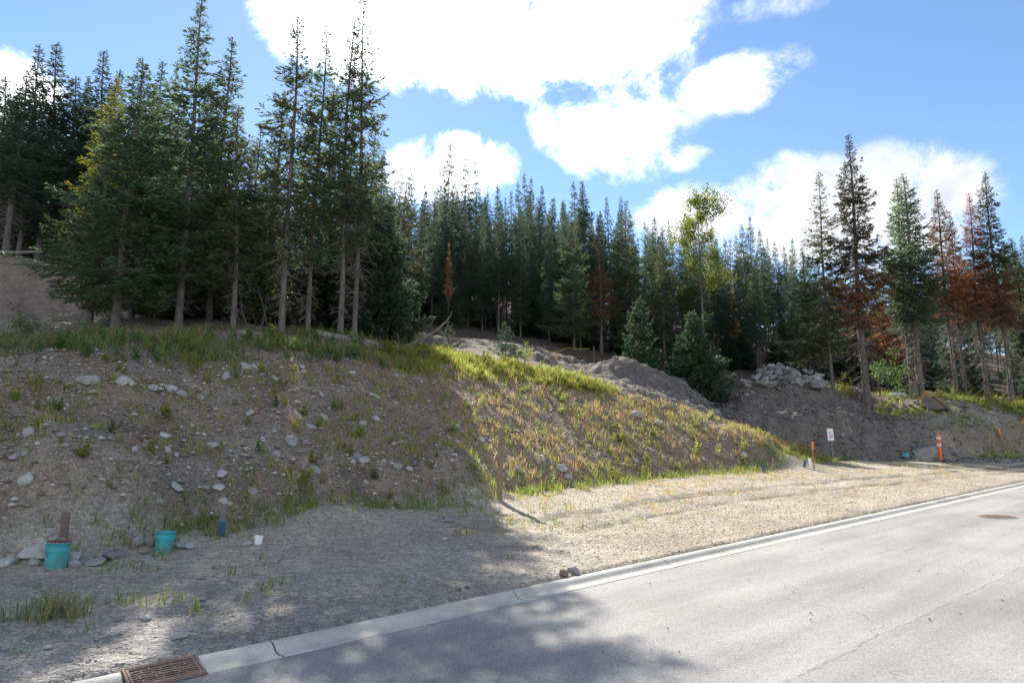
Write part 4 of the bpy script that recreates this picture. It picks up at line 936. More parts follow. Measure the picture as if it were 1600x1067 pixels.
def road_grit():
    R_ = np.random.default_rng(9); n = 900; s_ = R_.uniform(-.5, 14, n); t_ = 5.9-R_.random(n)**.8*4.8
    keep = fbm(s_*.9, t_*.9, 3) > -.02; s_, t_ = s_[keep], t_[keep]; n = len(s_); x, y = xy(s_, t_)
    sz_ = .0035+.013*R_.random(n)**4; O = np.array([[1, 0, 0], [0, 1, 0], [-1, 0, 0], [0, -1, 0], [0, 0, .8], [0, 0, -.6]], float)
    V = O[None]*sz_[:, None, None]*R_.uniform(.7, 1.3, (n, 6, 1))+np.stack([x, y, GR*s_+.006+.012*(t_ > 0)+sz_*.2], 1)[:, None]
    f = np.array([[0, 1, 4], [1, 2, 4], [2, 3, 4], [3, 0, 4]]); F_ = (f[None]+np.arange(n)[:, None, None]*6).reshape(-1, 3)
    col = np.repeat(np.array([[.085, .08, .075]])*R_.uniform(.5, 1.8, (n, 1)), 6, 0)
    tag(obj('road_grit', mesh_from('road_grit', V.reshape(-1, 3), [F_], M_PEBBLE, False, col)), 'dark grit scattered over the asphalt', 'grit', kind='stuff')
road_grit()

# ------------------------------------------------------------------ grass (stuff)
GREENS = np.array([[.13, .19, .035], [.19, .24, .045], [.09, .14, .03], [.26, .25, .07]]); DRY = np.array([[.34, .26, .13], [.32, .185, .095], [.31, .235, .10]])
def blades(name, TX, TY, nb, hgt, spread, dry, label, wid=.006, green=GREENS, lean=.55):
    """tufts at TX, TY with nb blades each"""
    R_ = np.random.default_rng(len(TX)+nb); n = len(TX)*nb; i = np.repeat(np.arange(len(TX)), nb)
    X = TX[i]+R_.normal(size=n)*spread; Y = TY[i]+R_.normal(size=n)*spread; Z = height(X, Y)-.01
    H = (hgt[i] if hasattr(hgt, '__len__') else hgt)*R_.uniform(.45, 1.1, n); a = R_.random(n)*6.28; ln = H*R_.uniform(.05, lean*2, n)
    w = wid*R_.uniform(.6, 1.4, n); fa = R_.random(n)*6.28; sx, sy = np.cos(fa)*w, np.sin(fa)*w; lx, ly = np.cos(a)*ln, np.sin(a)*ln
    V = np.stack([np.stack([X-sx, Y-sy, Z], 1), np.stack([X+sx, Y+sy, Z], 1), np.stack([X+lx*.35-sx*.8, Y+ly*.35-sy*.8, Z+H*.58], 1), np.stack([X+lx*.35+sx*.8, Y+ly*.35+sy*.8, Z+H*.58], 1), np.stack([X+lx, Y+ly, Z+H*.97], 1)], 1)
    k = np.arange(n)*5; F_ = np.concatenate([np.stack([k, k+1, k+3], 1), np.stack([k, k+3, k+2], 1), np.stack([k+2, k+3, k+4], 1)])
    isd = (R_.random(len(TX))[i]*.6+R_.random(n)*.4) < (dry[i] if hasattr(dry, '__len__') else dry)
    c = np.where(isd[:, None], DRY[R_.integers(0, 3, len(TX))[i]], green[R_.integers(0, len(green), n)])*R_.uniform(.7, 1.25, (n, 1))
    tag(obj(name, mesh_from(name, V.reshape(-1, 3), [F_], M_GRASS, False, np.repeat(c, 5, 0))), label, 'grass', kind='stuff')
def crest_t(s): return np.interp(s, [-8, .8, 4.5, 6.8, 9.4, 12.7, 15.9, 18.3, 20.5], [16.2, 16.5, 17.2, 18.0, 18.4, 18.6, 19.0, 18.2, 18.2])
R2 = np.random.default_rng(15)
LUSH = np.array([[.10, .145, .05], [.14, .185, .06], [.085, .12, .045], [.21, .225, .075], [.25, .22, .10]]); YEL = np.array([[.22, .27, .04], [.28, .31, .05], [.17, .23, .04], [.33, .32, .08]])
n = 3000; s_ = R2.uniform(-7, 11.8, n); t_ = crest_t(s_)-.35+R2.random(n)**1.2*4.2; k = fbm(s_*1.1, t_*1.1, 3) > -.05+.10*R2.normal(size=n)+.16*sstep(.5, -.35, t_-crest_t(s_)); x, y = xy(s_[k], t_[k])
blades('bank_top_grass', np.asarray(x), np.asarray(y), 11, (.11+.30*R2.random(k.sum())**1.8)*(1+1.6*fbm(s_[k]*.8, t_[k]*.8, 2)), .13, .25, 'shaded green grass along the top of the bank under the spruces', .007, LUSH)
n = 2600; s_ = R2.uniform(10.6, 20.3, n); t_ = crest_t(s_)-.55+R2.random(n)*3.9*np.clip((20.8-s_)/5, .25, 1); k = fbm(s_*1.3, t_*1.3+30, 3) > -.08+.10*R2.normal(size=n); x, y = xy(s_[k], t_[k])
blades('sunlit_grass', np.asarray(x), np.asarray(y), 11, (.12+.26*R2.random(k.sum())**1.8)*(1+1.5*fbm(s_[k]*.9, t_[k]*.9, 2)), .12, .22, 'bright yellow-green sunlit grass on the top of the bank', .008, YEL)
n = 900; s_ = -1.5+31*R2.random(n)**1.1; t_ = toe(s_)+R2.normal(size=n)*.28; k = fbm(s_*1.4, t_*1.4+60, 3) > -.10; x, y = xy(s_[k], t_[k])
blades('toe_grass', np.asarray(x), np.asarray(y), 9, .16+.16*R2.random(k.sum()), .07, .15, 'thin upright grass along the foot of the bank', .0055)
n = 4400; s_ = -2+30*R2.random(n)**.78; t_ = toe(s_)+.2+5.4*R2.random(n)*np.clip((29-s_)/10, .12, 1); k = fbm(s_*.8, t_*.8+90, 3) > -.10+.05*(s_ < 10); x, y = xy(s_[k], t_[k])
blades('bank_tufts', np.asarray(x), np.asarray(y), 8, .12+.18*R2.random(k.sum()), .06, np.where(s_[k] > 11, .62, .42), 'sparse yellow-green and reddish dry tufts growing on the bank', .0055, YEL)
n = 420; s_ = -1+12*R2.random(n)**1.3; t_ = 6.9+(toe(s_)-6.9)*R2.random(n)**.7; k = fbm(s_*.9, t_*.9+120, 3) > .0; x, y = xy(s_[k], t_[k])
blades('shoulder_tufts', np.asarray(x), np.asarray(y), 8, .09+.13*R2.random(k.sum()), .05, .2, 'sparse grass tufts on the gravel shoulder', .0045)
n = 1700; s_ = 8+24*R2.random(n); t_ = 7.5+(toe(s_)-7.5)*R2.random(n)**.6; k = fbm(s_*.9, t_*.9+150, 3) > -.02; x, y = xy(s_[k], t_[k])
blades('dry_shoulder_tufts', np.asarray(x), np.asarray(y), 7, .05+.07*R2.random(k.sum()), .07, .6, 'short dry tufts on the sunlit shoulder', .006, YEL)
x = R2.uniform(18.5, 29, 1500); y = 31.3+R2.random(1500)*5.5; k = fbm(x*.9, y*1.2, 3) > -.03+.08*sstep(33.5, 32.5, y)
blades('berm_grass', x[k], y[k], 10, .12+.2*R2.random(k.sum()), .12, .12, 'green weeds and grass over the low berm on the right', .011, YEL)
x = R2.uniform(20.3, 33, 1500); y = 34.4+R2.random(1500)*3.4; k = fbm(x*.9, y*1.1+11, 3) > -.09
blades('berm_back_grass', x[k], y[k], 10, .14+.28*R2.random(k.sum()), .14, .10, 'green grass and low growth behind the right berm at the foot of the firs', .011, GREENS)
p = pick(75, 965)
blades('tall_grass', p.x+R2.normal(size=26)*.22, p.y+R2.normal(size=26)*.12, 10, .30, .035, .25, 'clump of tall grass on the gravel at lower left', .004, LUSH)

# ------------------------------------------------------------------ leafy weeds, each a plant of its own
def weed_mesh(seed, h, nstem, mat):
    R_ = np.random.default_rng(seed); V = []; Fs = []; off = 0
    for q in range(nstem):
        b = R_.normal(size=2)*.04*(nstem > 1); ln = R_.normal(size=2)*.10; hh = h*R_.uniform(.6, 1.1); p0 = np.array([b[0], b[1], -.02]); p1 = np.array([b[0]+ln[0]*hh*2, b[1]+ln[1]*hh*2, hh])
        v, f = prisms(p0[None], p1[None], np.array([.005]), np.array([.002])); V.append(v); Fs.append(np.concatenate([f[:, [0, 1, 2]], f[:, [0, 2, 3]]])+off); off += len(v)
        nl = int(14*h/.25); fr = np.linspace(.18, 1, nl); P = p0+(p1-p0)*fr[:, None]; a = np.arange(nl)*2.4+R_.random()*6
        D = unit(np.stack([np.cos(a), np.sin(a), .3+.9*fr], 1)); L = h*(.36-.18*fr)*R_.uniform(.7, 1.2, nl)
        v, f = diamonds(P, D, L, L*.24, R_); V.append(v); Fs.append(f+off); off += len(v)
    return mesh_from('weed', np.concatenate(V), [np.concatenate(Fs)], mat)
WD = [weed_mesh(200+i, [.22, .30, .26, .18, .34][i % 5], [2, 3, 1, 3, 4][i % 5], M_WEED) for i in range(8)]
WG = [weed_mesh(220+i, [.25, .32][i % 2], 3, M_SHRUB) for i in range(3)]
def weeds_stuff(n, sf, tf, meshes, mat, label, name, sc0=.7, sc1=1.25):
    A = []
    for me in meshes:
        v = np.empty(len(me.vertices)*3, dtype=np.float32); me.vertices.foreach_get('co', v); f = np.empty(len(me.loops), dtype=np.int32); me.loops.foreach_get('vertex_index', f); A.append((v.reshape(-1, 3), f.reshape(-1, 3)))
    V = []; Fs = []; off = 0; k = 0
    while k < n:
        s_ = sf(); t_ = tf(s_); x, y = xy(s_, t_); k += 1
        v, f = random.choice(A); a = random.uniform(0, 6.28); q = random.uniform(sc0, sc1); c_, n_ = math.cos(a), math.sin(a)
        V.append(np.stack([(v[:, 0]*c_-v[:, 1]*n_)*q+x, (v[:, 0]*n_+v[:, 1]*c_)*q+y, v[:, 2]*q+hz(x, y)-.01], 1)); Fs.append(f+off); off += len(v)
    tag(obj(name, mesh_from(name, np.concatenate(V), [np.concatenate(Fs)], mat)), label, 'weeds', kind='stuff')
def weeds(n, sf, tf, meshes, label, group, sc0=.7, sc1=1.25):
    k = 0
    while k < n:
        s_ = sf(); t_ = tf(s_); x, y = xy(s_, t_)
        if abs(x/y) > .85 or (float(fbm(np.array([s_*.9]), np.array([t_*.9+200]), 2)[0]) < -.08): continue
        q = random.uniform(sc0, sc1); o = obj('weed_plant', random.choice(meshes), None, (x, y, hz(x, y)-.01), (random.gauss(0, .1), random.gauss(0, .1), random.uniform(0, 6.28)), (q, q, q)); tag(o, label % bank_part(s_, t_) if '%' in label else label+' '+bank_part(s_, t_)[1], 'weed', group); k += 1
weeds(140, lambda: random.uniform(10.5, 28), lambda s_: float(toe(s_))+.2+random.random()*5.3*max(.12, min(1, (29-s_)/10)), WD, 'small yellow-green weed %s the sunlit bank %s', 'weeds on the sunlit bank')
weeds(55, lambda: random.uniform(10.8, 20), lambda s_: float(crest_t(s_))-.5+random.random()*3, WD, 'bright leafy weed in the sunlit bank-top grass', 'weeds in the sunlit grass', .9, 1.5)
weeds(45, lambda: random.uniform(-1.5, 10.5), lambda s_: float(toe(s_))+.3+random.random()*5.2, WD+WG, 'small leafy weed %s the shaded bank %s', 'weeds on the shaded bank')
weeds(40, lambda: random.uniform(-4, 10.5), lambda s_: float(crest_t(s_))-.4+random.random()*1.8, WG+WD[:2], 'leafy green weed along the shaded grass edge', 'weeds along the shaded bank edge', 1.0, 1.7)
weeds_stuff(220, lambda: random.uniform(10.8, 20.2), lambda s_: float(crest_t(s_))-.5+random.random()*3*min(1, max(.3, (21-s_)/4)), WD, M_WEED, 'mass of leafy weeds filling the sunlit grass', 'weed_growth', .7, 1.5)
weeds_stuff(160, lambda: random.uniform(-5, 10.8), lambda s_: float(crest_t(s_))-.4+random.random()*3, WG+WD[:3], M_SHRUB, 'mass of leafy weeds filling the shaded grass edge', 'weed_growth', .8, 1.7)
weeds_stuff(110, lambda: random.uniform(-2, 10.5), lambda s_: float(toe(s_))+.2+random.random()**1.2*5.2, WD+WG, M_WEED, 'tiny leafy weeds sprinkled over the shaded bank', 'weed_growth', .45, 1.0)
weeds_stuff(120, lambda: random.uniform(10.5, 28), lambda s_: float(toe(s_))+.2+random.random()*5.3*max(.12, min(1, (29-s_)/10)), WD, M_WEED, 'tiny leafy weeds sprinkled over the sunlit bank', 'weed_growth', .4, .8)
k = 0
while k < 20:
    x = random.uniform(19.5, 28.5); y = random.uniform(31.2, 35.5); q = random.uniform(.9, 1.6)
    tag(obj('weed_plant', random.choice(WD), None, (x, y, hz(x, y)-.01), (0, 0, random.uniform(0, 6.28)), (q, q, q)), 'leafy weed on the low berm at right', 'weed', 'weeds on the right berm'); k += 1

# ------------------------------------------------------------------ things left on the site
def mat_muddy(name, c):
    m, T = new_mat(name); oc = ocoord(T); sx = T.node('ShaderNodeSeparateXYZ', {0: oc}); mp = T.node('ShaderNodeMapping', {'Vector': oc}); mp.inputs['Scale'].default_value = (1, 1, .25)
    n = T.noise(mp.outputs[0], 16.0, 6.0, .65); n2 = T.noise(oc, 45.0, 4.0, .6)
    mud = T.math('ADD', T.rng(sx.outputs['Z'], .22, .0, 0.0, .35), T.math('MULTIPLY', T.math('SUBTRACT', n, .5), 1.3)); mud = T.rng(mud, .15, .5, 0, .75)
    sc_ = T.rng(n2, .62, .72, 0.0, .4); col = T.mix(T.rng(n, .3, .7), (*c, 1), tuple(q*.75 for q in c)+(1,)); col = T.mix(sc_, col, tuple(min(1, q*1.7+.05) for q in c)+(1,)); col = T.mix(mud, col, (.20, .165, .12, 1))
    finish(T, col, .6, .35, n2, .15, .003); return m
M_TEAL = mat_muddy('teal_plastic', (.035, .33, .34)); M_TEAL2 = mat_muddy('scuffed_teal_plastic', (.045, .35, .36))
M_RED = mat_simple('red_plastic', (.27, .07, .06), .5, .4); M_WIRE = mat_simple('wire_steel', (.35, .35, .34), .4, .5, metal=.8)
M_WOOD = mat_simple('weathered_wood', (.26, .19, .125), .85, .2, .25, 6.0, .4, stretch=(14, 14, 1.2)); M_WOODD = mat_simple('grey_brown_wood', (.17, .125, .11), .9, .15, .25, 6.0, .4, stretch=(14, 14, 1.2))
M_WOODG = mat_simple('grey_wood', (.22, .205, .19), .9, .15, .25, 6.0, .4, stretch=(14, 14, 1.2)); M_BLUE = mat_simple('blue_paint', (.035, .12, .25), .55, .4); M_WHITE = mat_simple('white_plastic', (.72, .72, .70), .5, .4, .06)
M_ORANGE = mat_simple('orange_plastic', (.80, .13, .02), .45, .4, .05); M_PINK = mat_simple('pink_painted_wood', (.42, .17, .13), .8, .2); M_TAPEO = mat_simple('orange_ribbon', (.85, .22, .03), .5, .3, .05)
M_TAPEY = mat_simple('yellow_tape', (.50, .44, .07), .5, .3, .08); M_BLACK = mat_simple('black_rubber', (.03, .03, .032), .7, .3); M_PRINTR = mat_simple('red_print', (.62, .03, .05), .6, .3, .04); M_PRINTB = mat_simple('dark_print', (.06, .09, .18), .6, .3, .04)
M_STEELG = mat_simple('worn_steel', (.20, .175, .15), .75, .35, .25, 7.0, .3, .2); M_YEL = mat_simple('chipped_yellow_paint', (.42, .25, .06), .55, .4, .2, 9.0)

def bucket(u, v, h, w, mat, lidmat, label, lean, stones):
    p = pick(u, v); r = w/2; root = empty('bucket', (p.x, p.y, p.z-.02), (lean[0], lean[1], .4))
    body = MB().lathe([(r*.84, 0), (r*.86, .01), (r*.935, h*.64), (r*.94, h*.66)], 28); body.F.append(list(range(27, -1, -1)))
    b = obj('body', body.mesh('bucket_body', mat, True), root)
    rim = MB().lathe([(r*.93, h*.655), (r*.985, h*.658), (r*.99, h*.67), (r*.985, h*.685), (r*.965, h*.69), (r*.98, h*.94), (r*1.0, h*.945), (r*1.0, h*.975), (r*.95, h*.985), (r*.94, h*.69)], 28)
    obj('collar', rim.mesh('bucket_collar', mat, True), root)
    lid = MB().lathe([(.001, h*.968), (r*.80, h*.965), (r*.86, h*.99), (r*.955, h*1.0), (r*.985, h*.992), (r*.99, h*.972)], 28)
    obj('lid', lid.mesh('bucket_lid', lidmat, True), root)
    pts = [(r*1.0*math.cos(a), r*1.0*math.sin(a)*1.02, h*.80-.14*math.sin(a/1.0)) for a in np.linspace(math.pi*1.02, math.pi*1.98, 14)]
    pts = [(x_, y_, h*.80-.17*math.sin(q)) for (x_, y_, _), q in zip(pts, np.linspace(0, math.pi, 14))]
    obj('bail_handle', MB().tube(pts, .003, 5).mesh('bail_handle', M_WIRE), root)
    tag(root, label, 'bucket', 'teal buckets at the foot of the bank')
    bpy.context.view_layer.update()
    for i, (dx, dy, sw_, sm, lab) in enumerate(stones):
        q = root.matrix_world @ Vector((dx, dy, h*.985)); o = obj('stone', sm, None, (q.x, q.y, q.z+sw_*.2), (0, 0, i), (sw_/2,)*3); tag(o, lab, 'stone')
bucket(86, 885, .325, .272, M_TEAL2, M_RED, 'teal plastic bucket with a red lid carrying stones, the left one', (.05, .06), [(.02, .0, .11, STONES_B[0], 'brown stone lying on the red bucket lid'), (-.06, .03, .07, STONES[3], 'small pale stone lying on the red bucket lid')])
bucket(254, 863, .30, .25, M_TEAL, M_TEAL, 'plain teal plastic bucket with a teal lid, the right one', (-.05, .09), [])

def post(name, u, v, h, wx, wy, mat, label, lean=(0, 0), cat='stake', group=None, extra=None, p=None, top=None):
    p = p or pick(u, v); root = empty(name, (p.x, p.y, p.z), (lean[0], lean[1], random.uniform(-.25, .25)))
    b = MB().box((0, 0, h/2-.06), (wx, wy, h+.12)); obj('board', b.mesh(name, mat, bevel=min(wx, wy)*.08), root)
    for nm, z0, z1, m, gw in (extra or []):
        g = MB().box((0, 0, (z0+z1)/2), (wx+gw, wy+gw, z1-z0)); obj(nm, g.mesh(nm, m), root)
    return tag(root, label, cat, group)
post('wooden_stake', 98, 852, .40, .10, .03, M_WOODD, 'dull brown board stake standing behind the left teal bucket', (.03, .02))
post('wooden_stake', 345, 838, .48, .085, .04, M_WOODG, 'grey stake painted blue on its lower half, right of the teal buckets', (.04, .09), extra=[('blue_band', .0, .22, M_BLUE, .004)])
post('wooden_post', 780, 781, 1.52, .125, .09, M_WOOD, 'tall tan timber post standing alone at the foot of the bank', (.0, .035), 'post')
def pipe(name, u, v, h, r, mat, label, lean, cat='pipe', hollow=True):
    p = pick(u, v); root = empty(name, (p.x, p.y, p.z), (lean[0], lean[1], 0))
    obj('wall', MB().lathe([(r, -.08), (r, h), (r*.86, h), (r*.86, h*.35), (.001, h*.35)], 20).mesh(name, mat, False), root); return tag(root, label, cat)
pipe('pipe_stub', 403, 850, .115, .06, M_WHITE, 'short white plastic pipe stub on the gravel right of the blue-painted stake', (.05, .1))
pipe('pipe_stub', 1194, 738, .25, .055, M_PRINTB, 'dark blue pipe stub at the bank foot, left of the pink stake', (.05, -.22))
pipe('pipe_stub', 1257, 730, .22, .045, M_PRINTB, 'dark blue pipe stub close to the flagged survey stake', (.05, .12))
post('survey_stake', 1208, 736, .42, .05, .02, M_PINK, 'pink survey stake between the two dark pipe stubs', (.05, .02))
post('survey_stake', 1268, 733, .36, .075, .04, M_WHITE, 'short white marker stake in front of the flagged stake', (.06, -.12))
def flagged(u, v, h, label, lean=(.02, 0), stakem=M_PINK, w=.035):
    p = pick(u, v); root = empty('survey_stake', (p.x, p.y, p.z), (lean[0], lean[1], 0))
    obj('board', MB().box((0, 0, h/2-.06), (w, .02, h+.12)).mesh('survey_stake', stakem), root)
    f = MB(); n = 7
    for q in range(2):
        V = []
        for i in range(n): f_ = i/(n-1); a = .035*math.sin(f_*5+q*2); V += [Vector((-.02-.01*f_+q*.02+a*.6, -.014-.02*f_*q, h-.01-f_*.24)), Vector((.022+q*.012+a*.6, -.018-.02*f_*q, h-.02-f_*.21))]
        f.add(V, [(2*i, 2*i+1, 2*i+3, 2*i+2) for i in range(n-1)])
    f.box((0, 0, h-.03), (w+.012, .032, .05)); obj('ribbon', f.mesh('ribbon', M_TAPEO), root)
    return tag(root, label, 'stake')
flagged(1272, 733, .92, 'tall survey stake with an orange ribbon, left of the white notice')
flagged(1567, 697, .72, 'wooden survey stake with an orange ribbon on the right berm', (.0, -.14), M_WOOD, .06)
flagged(868, 573, .62, 'thin stake with an orange ribbon flag in the bright grass of the bank top', (.0, .03), M_WOODG, .03)
post('tape_stake', 1430, 711, .02, .02, .02, M_WOOD, 'x') if False else None

def notice():
    p = pick(1301, 717, 15); root = empty('notice_sign', (p.x, p.y, p.z), (.02, -.05, .12)); H_ = 1.02
    obj('post', MB().box((.02, 0, H_/2-.05), (.085, .05, H_+.1)).mesh('sign_post', M_WOODG, bevel=.005), root)
    bd = obj('board', MB().box((0, -.034, 1.02), (.27, .012, .50)).mesh('sign_board', M_WHITE, bevel=.002), root)
    m = MB()
    for i, (x, w) in enumerate(((-.01, .07), (-.012, .05), (-.008, .065), (-.02, .04))): m.box((x, -.0415, 1.125-i*.022), (w, .002, .012))
    m.box((-.055, -.0415, 1.095), (.014, .002, .075)); obj('dark_lettering', m.mesh('dark_lettering', M_PRINTB), bd)
    R_ = Matrix.Rotation(-.35, 3, 'Y'); r_ = MB().box((.02, -.0415, .935), (.135, .002, .10), R_); obj('red_panel', r_.mesh('red_panel', M_PRINTR), bd)
    w_ = MB()
    for i, x in enumerate((-.035, -.005, .03)): c = R_ @ Vector((x, 0, .0)); w_.box((.02+c.x, -.0435, .935+c.z), (.016, .0015, .05), R_)
    obj('white_lettering', w_.mesh('white_lettering', M_WHITE), bd)
    tag(root, 'white notice board with dark lettering and a tilted red panel on a grey post', 'sign')
notice()

def delineator():
    p = pick(1470, 721); root = empty('delineator_post', (p.x, p.y, p.z+.005)); r = .075
    obj('base', MB().lathe([(.001, -.02), (.26, -.02), (.26, .02), (.20, .045), (.10, .06), (.001, .06)], 8).mesh('rubber_base', M_BLACK), root)
    obj('tube', MB().lathe([(r, .05), (r, 1.02), (r*.9, 1.06), (.034, 1.08), (.030, 1.19), (.036, 1.205), (.030, 1.225), (.001, 1.23)], 20).mesh('delineator_tube', M_ORANGE, True), root)
    for z in (.62, .90): obj('reflective_band', MB().lathe([(r, z), (r+.004, z+.002), (r+.004, z+.098), (r, z+.10)], 20).mesh('reflective_band', M_WHITE, True), root)
    tag(root, 'orange traffic delineator post with two white bands beside the big boulder', 'delineator')
delineator()
def marker():
    p = pick(1428, 711, 15); root = empty('water_service_marker', (p.x, p.y, p.z), (0, .06, 0))
    obj('rod', MB().box((-.03, 0, .24), (.05, .04, .62)).mesh('marker_rod', M_WOODG), root); obj('blue_sleeve', MB().lathe([(.055, -.05), (.055, .26), (.04, .30), (.035, .36), (.001, .37)], 14).mesh('blue_sleeve', M_BLUE, True, ), root)
    tag(root, 'small blue service marker behind the big boulder', 'marker')
    p = pick(1415, 714, 15); root = empty('plastic_tub', (p.x, p.y, p.z-.03), (.2, .15, 0))
    obj('shell', MB().lathe([(.001, .16), (.10, .155), (.15, .13), (.165, .0), (.175, -.01), (.17, -.03)], 20).mesh('plastic_tub', M_TEAL, True), root); obj('rim', MB().lathe([(.165, .0), (.185, .0), (.185, .02), (.163, .02)], 20).mesh('tub_rim', M_TEAL, True), root)
    tag(root, 'small upturned teal tub left of the blue marker', 'tub')
marker()

def digger_bucket(p, rz, w, mat_shell, mat_ear, label, tilt=0.0, sc_=1.0):
    """an excavator bucket lying on its back plate: curved shell, two side plates, teeth, mounting ears"""
    root = empty('digger_bucket', p, (0, tilt, rz), (sc_,)*3); h = w/2
    prof = [(.62, .02), (.30, .0), (.02, .03), (-.18, .14), (-.30, .32), (-.32, .52), (-.26, .68), (-.14, .78)]
    th = .03; outer = prof; inner = [(x*.93+.02, z*.93+.035) for x, z in prof]
    sh = MB(); n = len(prof); V = []
    for y_ in (-h, h):
        V += [Vector((x, y_, z)) for x, z in outer]+[Vector((x, y_, z)) for x, z in inner]
    Fs = []
    for i in range(n-1):
        Fs += [(i, i+1, 2*n+i+1, 2*n+i), (n+i+1, n+i, 3*n+i, 3*n+i+1), (i+1, i, n+i, n+i+1), (2*n+i, 2*n+i+1, 3*n+i+1, 3*n+i)]
    Fs += [(0, 2*n, 3*n, n), (n-1, 2*n-1, 4*n-1, 3*n-1)]
    obj('shell', sh.add(V, Fs).mesh('bucket_shell', mat_shell), root)
    side = [(.64, .0), (.30, -.012), (.0, .02), (-.20, .13), (-.325, .32), (-.34, .53), (-.27, .70), (-.12, .80), (.12, .56), (.40, .28)]
    for sg in (-1, 1): obj('side_plate', MB().prism(side, sg*h-.002 if sg < 0 else sg*h+.002, sg*(h+.028)).mesh('side_plate', mat_shell, bevel=.006), root)
    for sg in (-1, 1):
        e = MB().prism([(-.12, .80), (.63, .02), (.66, .05), (-.09, .85)], sg*(h+.004), sg*(h+.034)); obj('edge_strip', e.mesh('edge_strip', mat_ear), root)
    tooth = MB().prism([(.56, -.01), (.80, .012), (.80, .03), (.56, .06)], -.035, .035).mesh('tooth', mat_shell, bevel=.004)
    for i in range(5): obj('tooth', tooth, root, (0, -h+.06+i*(w-.12)/4, 0))
    ear = [(-.30, .40), (-.46, .47), (-.58, .60), (-.60, .72), (-.52, .80), (-.42, .76), (-.40, .86), (-.46, .97), (-.40, 1.06), (-.28, 1.05), (-.22, .94), (-.24, .76), (-.26, .68)]
    for sg in (-1, 1):
        q = obj('mounting_ear', MB().prism(ear, sg*w*.16-.03, sg*w*.16+.03).mesh('mounting_ear', mat_ear, bevel=.008), root)
        for (x, z) in ((-.52, .70), (-.35, .98)):
            b = MB(); b.tube([(x, sg*w*.16-.055, z), (x, sg*w*.16+.055, z)], .065, 14); obj('pin_boss', b.mesh('pin_boss', mat_ear), q)
    return tag(root, label, 'digger bucket')
p = pick(1466, 641, 20)
digger_bucket((p.x, p.y+.3, p.z+.02), math.radians(-52), 1.0, M_STEELG, M_YEL, 'worn steel digger bucket with yellow mounting ears lying on the right berm', .0, .88)
p = at(1606, 34.0)
digger_bucket((p.x+.12, p.y, p.z), math.radians(150), .9, M_YEL, M_YEL, 'yellow digger bucket cut off by the right edge below the firs', .0, .8)

# logs, stumps, dead wood
def log(name, a, b, r0, r1, mat, label, cat='log', n=9, wob=.03, branches=0):
    a, b = Vector(a), Vector(b); root = empty(name, (a+b)/2); c = (a+b)/2; R_ = random.Random(len(label))
    pts = [a.lerp(b, i/7)-c+Vector((R_.gauss(0, wob), R_.gauss(0, wob), R_.gauss(0, wob*.5))) for i in range(8)]
    obj('stem', MB().tube(pts, [r0+(r1-r0)*i/7 for i in range(8)], n).mesh(name, mat, True), root)
    for i in range(branches):
        p_ = pts[R_.randint(2, 6)]; d = Vector((R_.gauss(0, 1), R_.gauss(0, 1), abs(R_.gauss(.6, .5)))).normalized()*R_.uniform(.25, .6)
        obj('branch', MB().tube([p_, p_+d*.5+Vector((0, 0, .03)), p_+d], [r1*.6, r1*.4, r1*.15], 5).mesh('log_branch', mat, True), root)
    return tag(root, label, cat)
def up(p, h): return Vector((p.x, p.y, p.z+h))
log('fallen_log', up(at(494, 21.6), .14), up(at(590, 22.6), .10), .13, .09, M_DEAD, 'grey fallen log lying on the bank top below the tall thin spruces', branches=3)
log('fallen_log', up(at(540, 21.4), .05), up(at(640, 23.4), .12), .06, .035, M_DEAD, 'thin dead pole lying beside the fallen log on the bank top', branches=6)
log('fallen_log', up(at(-30, 33.5), .35), up(at(62, 34.0), .45), .11, .07, M_DEAD, 'pale thin log lying along the top of the left cut bank')
log('fallen_log', up(at(1391, 36.0), .16), up(at(1416, 35.6), .16), .15, .14, M_CONC, 'pale grey block lying left of the digger bucket at the berm top', 'block', 6, .0)
def dead_branch():
    p0 = at(612, 24.5); y0 = 24.5; pts = []
    for (u, v) in ((612, 549), (632, 540), (655, 528), (675, 514), (692, 498), (701, 486), (703, 478)):
        d = ray(u, v); k = y0/d[1]; pts.append(Vector((d[0]*k, y0+.01*(u-612), CAMH+d[2]*k)))
    pts[0] = up(p0, .02); c = pts[0].copy(); root = empty('dead_branch', c); L = [q-c for q in pts]
    obj('limb', MB().tube(L, [.06, .052, .045, .036, .026, .016, .006], 8).mesh('dead_limb', M_DEAD, True), root)
    for (i, dx, dz) in ((3, .45, .02), (3, .55, .25), (4, .35, -.05), (2, .4, .0)):
        q = L[i]; obj('twig', MB().tube([q, q+Vector((dx*.5, .1, dz*.5+.06)), q+Vector((dx, .15, dz))], [.016, .010, .003], 5).mesh('dead_twig', M_DEAD, True), root)
    tag(root, 'bare curved dead branch rising from the bank edge beside the leafy shrub', 'dead branch')
dead_branch()
M_CHAR = mat_bark('dark_stump_wood', (.10, .06, .035), (.04, .028, .02))
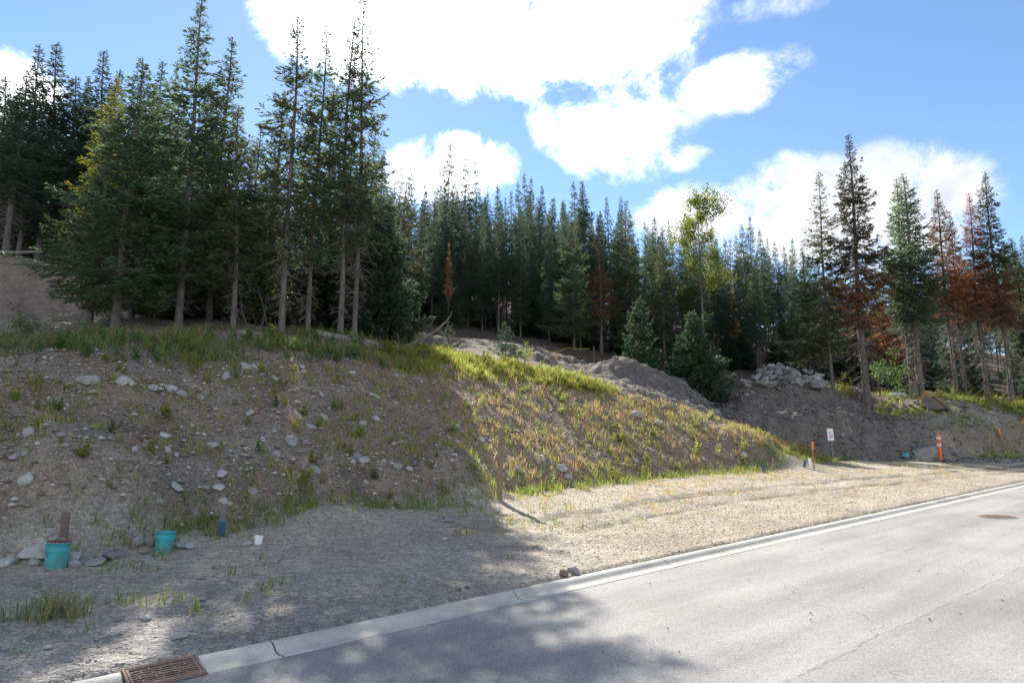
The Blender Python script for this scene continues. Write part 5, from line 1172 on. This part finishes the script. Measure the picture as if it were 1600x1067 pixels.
def stump(u, y, h, r, mat, label, rag=.25):
    p = at(u, y); root = empty('tree_stump', p); R_ = np.random.default_rng(int(u)); n = 14; V = []; Fs = []
    for j, (f, k) in enumerate(((-.1, 1.7), (.05, 1.45), (.25, 1.1), (.7, .95), (1.0, .9))):
        for i in range(n):
            a = 2*math.pi*i/n; rr_ = r*k*(1+.12*math.sin(3*a+u)*(1.6-f)+.06*R_.normal()); V.append(Vector((rr_*math.cos(a), rr_*math.sin(a), h*f+(h*rag*R_.normal()*.5 if j == 4 else 0))))
    for j in range(4):
        for i in range(n): Fs.append((j*n+i, j*n+(i+1) % n, (j+1)*n+(i+1) % n, (j+1)*n+i))
    V.append(Vector((0, 0, h*.8))); Fs += [(4*n+i, 4*n+(i+1) % n, 5*n) for i in range(n)]
    obj('wood', MB().add(V, Fs).mesh('tree_stump', mat, True), root)
    for i in range(5):
        a = i*1.256+u; d = Vector((math.cos(a), math.sin(a), 0)); obj('root', MB().tube([d*r*.9+Vector((0, 0, .12)), d*r*1.9+Vector((0, 0, .03)), d*r*2.8+Vector((0, 0, -.06))], [r*.3, r*.2, r*.06], 6).mesh('root', mat, True), root)
    return tag(root, label, 'stump')
stump(662, 23.2, .35, .22, M_CHAR, 'dark charred stump at the left end of the sunlit grass')
stump(1567, 36.4, .42, .14, M_WOODG, 'short grey stump between the red fir and the dark green fir')
stump(1429, 35.5, 1.0, .17, M_BARK, 'tall cut stump left of the fir behind the digger bucket', .05)

# yellow barrier tape between thin stakes
def tape(pts_uv, y, label):
    P = []
    for (u, v) in pts_uv:
        d = ray(u, v); k = y/d[1]; P.append(Vector((d[0]*k, y, CAMH+d[2]*k)))
    c = P[0].copy(); root = empty('barrier_tape', c); V = []
    for i in range(len(P)-1):
        for j in range(6):
            f = j/6; q = P[i].lerp(P[i+1], f)-c-Vector((0, 0, .10*math.sin(f*math.pi))); tw_ = .8*math.sin((i*6+j)*.7)
            V += [q+Vector((0, .014*math.sin(tw_), .014*math.cos(tw_))), q-Vector((0, .014*math.sin(tw_), .014*math.cos(tw_)))]
    obj('ribbon', MB().add(V, [(2*i, 2*i+1, 2*i+3, 2*i+2) for i in range(len(V)//2-1)]).mesh('barrier_ribbon', M_TAPEY), root)
    tag(root, label, 'tape')
    for i, q in ((0, P[0]), (1, P[-1])):
        g = hz(q.x, q.y); hh = max(.3, q.z-g+.08); o = empty('tape_stake', (q.x, q.y+.03, g)); obj('board', MB().box((0, 0, hh/2-.1), (.05, .03, hh+.2)).mesh('tape_stake', M_WOODG), o)
        tag(o, 'thin stake holding the %s end of the %s' % (('left', 'right')[i], label.split(',')[0].replace('behind the spruce sapling', 'near the sapling').replace('right of the orange ribbon flag', 'near the orange flag')), 'stake')
tape([(676, 527), (704, 524), (735, 531), (772, 533)], 36.0, 'yellow barrier tape behind the spruce sapling, strung low before the forest')
tape([(852, 549), (888, 543), (928, 543)], 37.0, 'yellow barrier tape right of the orange ribbon flag, strung before the forest')
